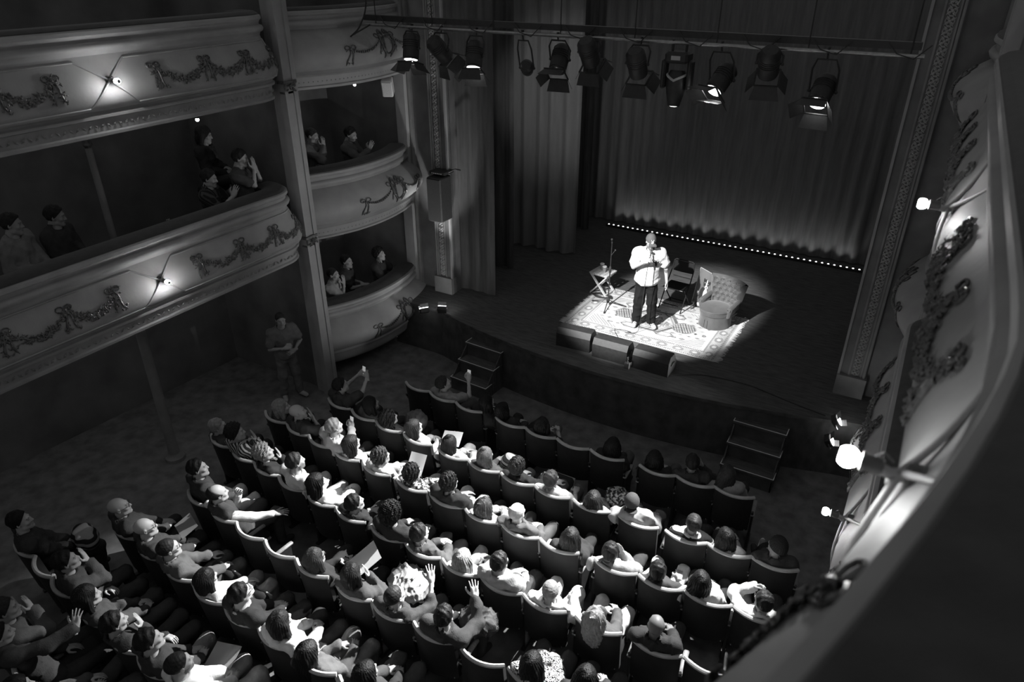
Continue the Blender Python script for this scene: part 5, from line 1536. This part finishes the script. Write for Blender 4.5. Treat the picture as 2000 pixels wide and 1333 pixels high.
# loudspeakers
sp = empty('hanging_speaker', (-7.74, 10.60, 1.62)); tag(sp, 'tall black loudspeaker hung against the left pilaster', 'speaker')
m_ = MB(); m_.box((0, 0, .42), (.32, .36, .84), bev=.02); m_.build('cabinet', BLACKPLASTIC, sp)
m_ = MB(); m_.box((0, -.185, .42), (.28, .012, .78)); m_.build('grille', mat('monitor_grille', .04, .5, .5, .3, 150), sp)
m_ = MB(); m_.box((0, .10, .90), (.34, .30, .05)); m_.box((0, .22, .6), (.08, .10, .08)); m_.tube([(.15, .1, .9), (.3, .12, .98), (.42, .1, .98)], .014, 6); m_.build('bracket', IRON, sp)
m_ = MB()
for k in range(6): m_.box((-.10 + k * .04, -.065, .90), (.022, .006, .014))
m_.build('amp_lights', WHITETAPE, sp)  # white pieces stand in for the row of lights on the bracket
sp = empty('box_speaker', (-8.60, 10.40, 3.86)); tag(sp, 'small pale grey loudspeaker under the top left box', 'speaker'); sp.rotation_euler = (math.radians(20), math.radians(0), math.radians(30))
m_ = MB(); m_.box((0, 0, .15), (.19, .2, .30), bev=.015); m_.build('cabinet', mat('pale_speaker', .62, .6, .3), sp)
m_ = MB(); m_.box((0, -.104, .15), (.16, .008, .26)); m_.build('grille', mat('pale_grille', .5, .6, .3, .3, 150), sp)
m_ = MB(); m_.bar((0, .08, .28), (0, .14, .42), .012); m_.build('bracket', IRON, sp)

# floor lamps beside the proscenium
def flood(x, y, z, aim, label, on, s_):
    r0 = empty('floor_lamp', (x, y, z)); tag(r0, label, 'lamp', 'small floodlights at the stage corners')
    d = np.asarray(aim, float) - np.array([x, y, z + .12]); d /= np.linalg.norm(d)
    c = np.array([0, 0, .12]); X__, Y__, D__ = frame_of(d)
    M_ = Matrix((X__, Y__, D__)).transposed()
    m_ = MB(); m_.box(c - d * .05, (.18, .13, .09), M=M_, bev=.012); m_.build('housing', IRON, r0)
    m_ = MB(); m_.box(c + d * .002, (.15, .10, .012), M=M_); m_.build('glass', glow('flood_glass', on), r0)
    m_ = MB(); m_.tube([c + X__ * .10 - d * .05, (X__ * .10)[:3] * .8 + np.array([0, 0, .01]), -(X__ * .10) * .8 + np.array([0, 0, .01]), c - X__ * .10 - d * .05], .008, 6); m_.build('stand', STEEL, r0)
    for k in (-1, 1):
        b0 = c + Y__ * k * .06; m_ = MB(); m_.beam(b0, b0 + d * .07 + Y__ * k * .03, .16, .004, Y__); m_.build('flap', STEEL, r0)
flood(-7.34, 9.96, .0, (-7.8, 10.9, .6), 'floodlight with bright lens at the foot of the left proscenium', 30, 1)
flood(-7.66, 9.80, -.02, (-8.3, 10.3, 1.2), 'small floodlight behind the lowest left box edge', 1.2, 1)
flood(-.20, 9.80, .0, (.3, 9.9, .5), 'small floodlight at the right corner of the stage front', 3, 1)
flood(-.22, 9.62, -.25, (.3, 9.7, .2), 'small floodlight below the right corner of the stage', .8, 1)
# ------------------------------------------------------------------ the comedian
def standing(name, label, loc, rz, o, head_yaw=0.0, head_pitch=0.0, hands=None, hpose=None, poles=None, feet=None, h=1.0):
    head = np.array([0, .055, 1.655]) * h; HR = euler_R(head_yaw, head_pitch)
    J = dict(hip=np.array([0, 0, .93]) * h, neck=np.array([0, -.01, 1.475]) * h, head=head, headR=HR, hands=hands, hpose=hpose, poles=poles or {},
             knees={1: (.11, .02, .50), -1: (-.12, .03, .50)}, ankles={1: (.13, -.02, .09), -1: (-.14, .02, .09)}, toes={1: (.17, .13, .045), -1: (-.20, .16, .045)}, slump=-.005)
    if feet: J.update(feet)
    root, HD, EL = figure(name, J, o)
    place(root, *loc, rz); tag(root, label, 'person')
    return root, J, HD, EL
RZC = math.radians(203)
com, J, HD, EL = standing('person', 'person in white T-shirt and dark baseball cap speaking into a microphone on the rug', (-3.83, 11.40, .016), RZC,
    dict(head='b', hair=('cap', .10), top=.66, sleeve='short', trousers=.012, puff=.036, hem=.20, build=1.16, loose=1.3, shoe=.62, skin=.42, seed=4, vox=.014, cvox=.012, folds=.005, crease=.006, hs=1.03),
    math.radians(10), math.radians(-24),
    {1: np.array([.085, .29, 1.37]), -1: np.array([-.36, .02, .86])},
    {1: ('grip', (-.75, .35, .45), (.5, .75, -.2)), -1: ('rest', None, (-1, .1, 0))}, {1: (.75, -.1, -.8), -1: (-.8, -.7, 0)})
me = com.data; tv = np.zeros(len(me.vertices), np.float32); me.attributes['tone'].data.foreach_get('value', tv)
co = np.zeros(len(me.vertices) * 3, np.float32); me.vertices.foreach_get('co', co); co = co.reshape(-1, 3)
a, b_ = EL[-1], HD[-1]; d = b_ - a; t = ((co - a) @ d) / (d @ d); dist = np.linalg.norm(co - a - t[:, None] * d, axis=1)
ink = (dist < .07) & (t > -.2) & (t < .85) & (np.sin(co[:, 2] * 70) + np.sin(co[:, 1] * 90 + co[:, 2] * 40) > .5)
tv[ink] *= .35; me.attributes['tone'].data.foreach_set('value', tv)
# the marks on cap and shirt
Hm = Matrix.Translation(Vector(J['head'])) @ Matrix(J['headR'].tolist()).to_4x4()
def cap_pt(x, z): return (x, -.022 + 1.015 * .110 * math.sqrt(max(0, 1 - (x / .090) ** 2 - ((z - .034) / .108) ** 2)) * 1.03 + .006, z)
m_ = MB(); Wt = .0034
for seg in (((-.015, .050), (-.015, .084)), ((-.015, .084), (.015, .050)), ((.015, .050), (.015, .084)), ((-.024, .104), (.0, .076)), ((.024, .104), (.0, .076)), ((.0, .076), (.0, .038))):
    m_.tube([cap_pt(seg[0][0] + (seg[1][0] - seg[0][0]) * q, seg[0][1] + (seg[1][1] - seg[0][1]) * q) for q in (0, .5, 1)], Wt, 5)
e_ = m_.build('cap_letters', WHITETAPE, com); e_.matrix_local = Hm @ Matrix.Scale(1.03, 4)
sh = [c for c in com.children if c.name.startswith('shirt')][0].data
sc = np.zeros(len(sh.vertices) * 3, np.float32); sh.vertices.foreach_get('co', sc); sc = sc.reshape(-1, 3)
def shirt_y(x, z):
    k = (np.abs(sc[:, 0] - x) < .02) & (np.abs(sc[:, 2] - z) < .02); return sc[k, 1].max() + .004
m_ = MB(); ex_, ez_ = -.115, 1.29
def sp_(x, z): return (ex_ - x, shirt_y(ex_, ez_) + .012, ez_ + z)
bull = [(-.022, .022), (-.048, .030), (-.052, .050), (-.036, .038), (-.020, .036), (0, .040), (.020, .036), (.036, .038), (.052, .050), (.048, .030), (.022, .022), (.020, -.005), (.012, -.036), (0, -.044), (-.012, -.036), (-.020, -.005)]
m_.add([sp_(*p) for p in bull] + [sp_(0, 0)] + [(q[0], q[1] - .02, q[2]) for q in (sp_(*p) for p in bull)], [(k, (k + 1) % 16, 16) for k in range(16)] + [(k, 17 + k, 17 + (k + 1) % 16, (k + 1) % 16) for k in range(16)])
m_.build('chest_emblem', mat('emblem_ink', .02, .6, .2), com)
for k_, s_ in enumerate([c for c in com.children if c.name.startswith('shoe')]):
    q = (1, -1)[k_]; A_, T_o = np.asarray(J['ankles'][q]), np.asarray(J['toes'][q]); dv = T_o - A_; dv[2] = 0; dv /= np.linalg.norm(dv); sv = np.array([-dv[1], dv[0], 0])
    m_ = MB()
    for j in range(3):
        c_ = A_ + dv * (.055 + .032 * j) + np.array([0, 0, .030 - .014 * j])
        m_.tube([c_ - sv * .042 - np.array([0, 0, .02]), c_, c_ + sv * .042 - np.array([0, 0, .02])], .007, 5)
    m_.tube([A_ - dv * .04 - sv * .044 + np.array([0, 0, -.02]), A_ + dv * .03 - sv * .048 + np.array([0, 0, -.01]), A_ + dv * .1 - sv * .045 + np.array([0, 0, -.035])], .008, 5)
    m_.tube([A_ - dv * .04 + sv * .044 + np.array([0, 0, -.02]), A_ + dv * .03 + sv * .048 + np.array([0, 0, -.01]), A_ + dv * .1 + sv * .045 + np.array([0, 0, -.035])], .008, 5)
    m_.build('laces', BLACKPLASTIC, s_)
# microphone and its cable
mp = HD[1] + np.array([-.02, .02, .0]); mouth = J['head'] + J['headR'] @ np.array([.0, .135, -.07])
mw = Matrix.Translation(Vector((-3.83, 11.40, .016))) @ Matrix.Rotation(RZC, 4, 'Z')
hc = HD[1] + rot_to((-.75, .35, .45), (.5, .75, -.2)) @ np.array([-.0, .075, -.022])
top = np.asarray(mouth) + np.array([0, .015, -.01]); ax_ = (top - hc) / np.linalg.norm(top - hc)
W = lambda p: np.array(mw @ Vector(p))
mic = empty('microphone', tuple(W(hc))); tag(mic, 'black handheld microphone held to the comedian\'s mouth', 'microphone')
wax = W(hc + ax_) - W(hc)
m_ = MB(); m_.lathe([(.009, -.10), (.011, -.09), (.016, .02), (.017, .06)], (0, 0, 0), wax, 14); m_.build('handle', BLACKPLASTIC, mic)
Lm = min(.16, float(np.linalg.norm(top - hc)))
m_ = MB(); m_.bar(wax * .05, wax * max(.06, Lm - .03), .012, n=10); m_.ball(wax * Lm, (.026, .026, .026), 12, 8); m_.build('grille', mat('mic_grille', .10, .35, .6, .3, 200, 0, 60, .6), mic)
q0 = W(hc - ax_ * .10)
cable([q0, q0 + np.array([-.01, -.02, -.25]), q0 + np.array([-.03, -.03, -.7]), (q0[0] - .03, q0[1] - .03, .3), (-3.80, 11.10, .03), (-3.84, 11.0, .025), (-4.0, 10.95, .025)], 'thin black cable hanging from the handheld microphone to the rug', .005)

# ------------------------------------------------------------------ people in the boxes and the lower gallery
def box_stool(x, y, z, label):
    s_ = empty('box_chair', (x, y, z)); tag(s_, label, 'chair', 'chairs in the boxes and gallery')
    m_ = MB(); m_.box((0, 0, .40), (.38, .38, .05), bev=.015); m_.build('seat', VELVET, s_)
    for a in (-1, 1):
        for b_ in (-1, 1):
            m_ = MB(); m_.bar((a * .16, b_ * .16, 0), (a * .15, b_ * .15, .38), .014); m_.build('leg', SEATWOOD, s_)
    return s_
BOXP = [  # head x y z, floor z, facing, head kind, hair, hair tone, top, pattern, sleeve, trousers, pose, extras, label
    (-9.12, 9.00, .78, -.55, -62, 'm', 'crop', .04, .40, None, 'short', .3, 'chin', {'skin': .42}, 'person in light T-shirt with hand at mouth, left in the lowest left box'),
    (-9.30, 9.58, .80, -.55, -58, 'm', 'short', .02, .06, None, 'short', .05, 'cross', {}, 'person in black T-shirt sitting upright in the middle of the lowest left box'),
    (-9.00, 10.20, .80, -.55, -70, 'm', 'curly', .03, .07, None, 'short', .05, 'rail', {}, 'person in dark T-shirt stretching an arm along the lowest left box rail'),
    (-9.25, 9.06, 3.32, 1.88, -66, 'm', 'crop', .05, .16, None, 'long', .05, 'chin', {'skin': .40}, 'person in grey long-sleeved top with chin on hand, left in the middle left box'),
    (-9.05, 9.80, 3.22, 1.88, -66, 'b', 'short', .03, .12, None, 'long', .05, 'clap', {'skin': .36}, 'bearded person clapping in the middle left box'),
    (-9.72, 7.28, 3.62, 1.88, -60, 'f', 'bob', .03, .04, None, 'long', .05, 'lap', {}, 'person in black sitting high at the back of the lower left gallery'),
    (-9.10, 6.75, 3.16, 1.88, -62, 'm', 'short', .05, .10, 'plaid', 'short', .05, 'clap', {}, 'person with clasped hands and printed shirt, lower left gallery near the pillar'),
    (-8.92, 7.22, 3.38, 1.88, -58, 'm', 'short', .04, .09, None, 'short', .05, 'mouth', {'skin': .44}, 'person with both hands pressed to the mouth, lower left gallery by the pillar'),
    (-9.20, 4.02, 3.26, 1.88, -72, 'm', 'short', .04, .25, None, 'long', .05, 'lap', {'skin': .36}, 'person in pale shirt in shadow, far left of the lower gallery'),
    (-9.25, 4.55, 3.20, 1.88, -70, 'm', 'short', .04, .06, None, 'long', .05, 'lap', {'skin': .36}, 'dark-dressed person in shadow, lower gallery left of the column'),
]
for i, (x, y, z, fz, ang, kind, hair, hv, top, pat, sleeve, trousers, pose, ex, label) in enumerate(BOXP):
    rz = math.radians(ang); sz = z - 1.20
    sx, sy = x + math.sin(rz) * .02, y - math.cos(rz) * .02
    seated('person', label, (sx, sy, sz), rz, (x, y, z), kind, hair, hv, top, pat, sleeve, trousers, pose, ex, None, 200 + i)
    st_ = box_stool(sx, sy, fz, 'dark chair under the ' + label)
    st_.rotation_euler = (0, 0, rz); st_.scale = (1, 1, max(.6, (sz + .43 - fz) / .425))
    st_['label'] = 'dark chair in the %s, %s' % ('lowest left box' if fz < 0 else 'middle left box' if y > 8 else 'lower left gallery', ['under the person in light T-shirt', 'under the person in black T-shirt', 'under the person reaching along the rail', 'under the person with chin on hand', 'under the clapping person', 'set high at the back', 'under the person with clasped hands', 'by the pillar', 'far left', 'left of the column'][i])
man, Jm, HDm, ELm = standing('person', 'person standing at the side wall in grey T-shirt holding a cup', (-8.92, 7.42, -.99), math.radians(-112),
    dict(head='m', hair=('crop', .05), top=.16, sleeve='short', trousers=.16, shoe=.4, skin=.34, seed=9, build=1.0, loose=1.1),
    math.radians(-8), math.radians(-4), {1: np.array([.06, .22, 1.12]), -1: np.array([-.10, .20, 1.02])},
    {1: ('grip', (-.9, .4, .2), (.4, .7, .5)), -1: ('rest', (.9, .4, .0), (-.3, .8, .4))}, {1: (.9, -.5, -.4), -1: (-.9, -.5, -.3)}, None, .955)
mw = Matrix.Translation(Vector((-8.92, 7.42, -.99))) @ Matrix.Rotation(math.radians(-112), 4, 'Z')
pc = mw @ Vector(HDm[1] + rot_to((-.9, .4, .2), (.4, .7, .5)) @ np.array([0, .075, -.035]))
m_ = MB(); m_.lathe([(.026, -.05), (.033, .06)], (0, 0, 0), (0, 0, 1), 14); c = m_.build('drinking_cup', mat('cup_plastic', .5, .3, .5), None, loc=tuple(pc)); tag(c, 'pale drinking cup held by the standing person', 'cup')

# ------------------------------------------------------------------ things on laps and seats
def lap(label, p, rz=0.0, rx=0.0, ry=0.0):
    root = people[label][0]
    M_ = Matrix.Translation(root.location) @ Matrix.Rotation(root.rotation_euler.z, 4, 'Z') @ Matrix.Translation(Vector(p)) @ Matrix.Rotation(rz, 4, 'Z') @ Matrix.Rotation(rx, 4, 'X') @ Matrix.Rotation(ry, 4, 'Y')
    return M_
def find(s_):
    k = [l for l in people if s_ in l]; assert len(k) == 1, (s_, k); return k[0]
PAPER = mat('white_paper', .82, .6, .2, .03)
def paper(who, p, w, h, rx, label, rz=0.0, name='paper_sheet', v=None):
    m_ = MB(); m_.grid([[(x * w, y * h, .02 * math.sin(x * 3) + .01 * y * y) for x in np.linspace(-.5, .5, 7)] for y in np.linspace(-.5, .5, 5)])
    m_.grid([[(x * w, y * h, -.003 + .02 * math.sin(x * 3) + .01 * y * y) for x in np.linspace(.5, -.5, 7)] for y in np.linspace(-.5, .5, 5)])
    o = m_.build(name, PAPER if v is None else mat('grey_paper', v, .6, .2, .05)); o.matrix_world = lap(find(who), p, rz, rx); return tag(o, label, 'paper')
paper('white top with paper', (.30, .26, .78), .30, .24, .5, 'white sheet of paper on the lap of the person in the white top', .3)
paper('white hooded top with paper', (.26, .30, .82), .26, .30, .8, 'white folded paper held by the person in the white hooded top', .2)
paper('holding a sheet of paper', (.34, .34, .80), .34, .22, .4, 'dim sheet of paper held by the bald person with glasses', -.2, v=.3)
paper('beside a white print', (.30, .28, .80), .34, .42, .5, 'white printed cloth with a dark sketch in the fifth row', -.5)
paper('seventh row beside' if False else 'folded pale coat', (.30, .30, .74), .30, .26, .3, 'folded pale paper programme in the seventh row', .3, v=.4)
def blob(name, who, p, r, label, cat, material, seed, quilt=True, rz=0.0, rx=0.0):
    s = Vol((-r[0] - .06, -r[1] - .06, -r[2] - .06), (r[0] + .06, r[1] + .06, r[2] + .06), .012)
    s.ell((0, 0, 0), r, k=0); s.ell((r[0] * .3, -r[1] * .2, r[2] * .3), (r[0] * .6, r[1] * .6, r[2] * .6), k=.05)
    if quilt: s.creases(.016, 40, seed)
    s.wobble(.012, 25, seed); v, q = s.mesh(); o = obj(name, mesh_from(name, v, q), material); o.matrix_world = lap(find(who), p, rz, rx); return tag(o, label, cat)
blob('padded_jacket', 'fluffy black top', (.30, .36, .72), (.27, .20, .11), 'grey padded jacket bundled on a lap in the fifth row', 'jacket', cloth(.30), 3, rz=-.5)
blob('round_bag', 'big dark curls', (.06, .34, .76), (.17, .15, .15), 'round quilted dark bag on the lap of the person with big curls', 'bag', cloth(.16, 'quilt'), 4)
blob('patterned_bag', 'in white sleeveless top', (.16, .34, .74), (.15, .12, .13), 'dark patterned handbag on the lap beside the white sleeveless top', 'bag', cloth(.5, 'camo'), 5)
blob('striped_bag', 'beside a striped bag', (.10, .36, .74), (.24, .14, .11), 'striped bag lying in the shadows at the left of the seventh row', 'bag', cloth(.3, 'stripe'), 6, False)
blob('dark_jacket', 'wearing a watch', (.22, .30, .72), (.20, .17, .12), 'crumpled dark jacket on the lap of the person with a watch', 'jacket', cloth(.07), 7)
blob('striped_cardigan', 'fair hair and topknot', (.14, .34, .72), (.18, .14, .10), 'light striped garment on the lap of the person with a topknot', 'jacket', cloth(.6, 'stripe'), 8, False)
def phone(who, p, label, rz=0.0, rx=0.0):
    r0 = empty('phone', (0, 0, 0)); tag(r0, label, 'phone', 'phones held by the audience')
    m_ = MB(); m_.box((0, 0, 0), (.074, .010, .15), bev=.004); m_.build('case', BLACKPLASTIC, r0)
    m_ = MB(); m_.box((0, -.0058, 0), (.066, .0012, .138)); m_.build('screen', glow('phone_screen', .25), r0)
    r0.matrix_world = lap(find(who), p, rz, rx)
for who, lab in (('grey T-shirt holding up a phone', 'phone with lit screen held up in the front row'), ('photographing with both hands', 'phone held in both hands at the left end of the second row'), ('grey top with white sleeves', 'phone held by the fair-haired person in the third row')):
    root, J_, HD_, EL_ = people[find(who)]
    q = -1 if 'white sleeves' in who else 1
    P_ = HD_[1] + np.array([-.02, .04, .09])
    if 'both' in who: P_ = (HD_[1] + HD_[-1]) / 2 + np.array([0, .03, .08])
    phone(who, P_, lab, 0, -.15)
# sneakers propped up in front of the right-hand sitters
for (x, y, z, lab) in ((-1.15, 7.12, -.42, 'white sneaker propped up in front of the second row, left of the pair'), (-.62, 7.3, -.50, 'pale sneaker propped up near the right end of the second row')):
    r0 = empty('sneaker', (x, y, z), .2); tag(r0, lab, 'shoe')
    s = Vol((-.08, -.18, -.08), (.08, .18, .14), .010)
    s.cap((0, -.09, .0), (0, .10, -.015), .042, .036, k=.02); s.cap((0, -.09, .0), (0, -.10, .06), .038, .036, k=.02); s.plane((0, 0, -.035), (0, 0, -1)); v, q = s.mesh(); obj('upper', mesh_from('upper', v, q), cloth(.30), r0)
    m_ = MB(); m_.prism([(.05 * math.cos(a) , .15 * math.sin(a)) for a in np.linspace(0, 6.28, 17)[:-1]], -.055, -.03); m_.build('sole', WHITETAPE, r0)
    m_ = MB()
    for k in range(4): m_.bar((-.025, .0 + .022 * k, .036 - .006 * k), (.025, .01 + .022 * k, .036 - .006 * k), .005)
    m_.build('laces', WHITETAPE, r0)
    r0.rotation_euler = (math.radians(48), 0, .2)

# ------------------------------------------------------------------ lamps on the balcony fronts
def wall_lamp(fr, l, label, power=1.0):
    c, n = fr.at(l, -.48, .0)
    n = n / np.linalg.norm(n)
    r0 = empty('wall_lamp', tuple(c)); tag(r0, label, 'lamp', 'bare bulb lamps on the balcony fronts')
    m_ = MB(); m_.lathe([(.04, -.02), (.04, .015), (.032, .022), (.0, .024)], (0, 0, 0), n, 18); m_.build('back_plate', GILT, r0)
    m_ = MB(); m_.tube([n * .02, n * .06 + np.array([0, 0, -.012]), n * .10 + np.array([0, 0, -.004])], [.022, .018, .02], 10); m_.build('arm', PLASTER, r0)
    m_ = MB(); m_.lathe([(.020, .080), (.026, .085), (.026, .130), (.030, .133), (.030, .139), (.022, .141)], (0, 0, 0), n, 18); m_.build('socket', mat('bakelite', .10, .4, .5), r0)
    prof = [(.014, .137), (.016, .147)] + [(.031 * math.sin(a), .175 - .031 * math.cos(a)) for a in np.linspace(.55, math.pi - .72, 9)]
    m_ = MB(); m_.lathe(prof, (0, 0, 0), n, 18); b_ = m_.build('bulb', BULB, r0)
    prof = [(.0313 * math.sin(a), .175 - .0313 * math.cos(a)) for a in np.linspace(math.pi - .74, math.pi, 6)]
    m_ = MB(); m_.lathe(prof, (0, 0, 0), n, 18); m_.build('mirrored_cap', mat('mirror_cap', .12, .35, .6, .1, 20, 0, 60, .5), b_)
    m_ = MB()
    m_.tube([n * .06 + np.array([0, 0, .028]), n * .09 + np.array([0, 0, .05]), n * .11 + np.array([0, 0, .03])], .004, 5); m_.build('finial', GILT, r0)
for key, y, lab in (((-1, 'tier', 1), 5.08, 'bare bulb lamp on the lower left balcony front'), ((-1, 'tier', 2), 5.08, 'bare bulb lamp on the upper left balcony front'),
                    ((1, 'tier', 2), 4.66, 'bare bulb lamp on the right balcony front, further along towards the stage'), ((1, 'tier', 2), 1.9, 'large bare bulb lamp on the near right balcony front'),
                    ((1, 'tier', 1), 4.80, 'bare bulb lamp on the lower right balcony front, below the nearest one')):
    fr = fronts[key]; wall_lamp(fr, fr.l_of_y(y), lab)
for (x, y, z, lab) in ((-8.52, 6.32, 4.14, 'tiny lit bulb under the upper left balcony'), (-8.66, 9.60, 4.13, 'tiny lit bulb under the top left box')):
    r0 = empty('ceiling_bulb', (x, y, z)); tag(r0, lab, 'lamp')
    m_ = MB(); m_.ball((0, 0, 0), .026, 12, 8); m_.build('bulb', glow('small_bulb', 5), r0)
    m_ = MB(); m_.lathe([(.03, .02), (.03, .06), (.04, .065)], n=12); m_.build('socket', BLACKPLASTIC, r0)


cable([(-7.9, 9.2, 5.9), (-7.9, 9.2, 5.43), (-7.96, 9.2, 5.25), (-8.11, 9.2, 5.04), (-8.43, 9.2, 4.84), (-8.6, 9.25, 4.83), (-8.2, 9.3, 5.0), (-8.1, 9.5, 5.1)], 'black cable hanging in a loop below the left end of the lighting bar', .012)
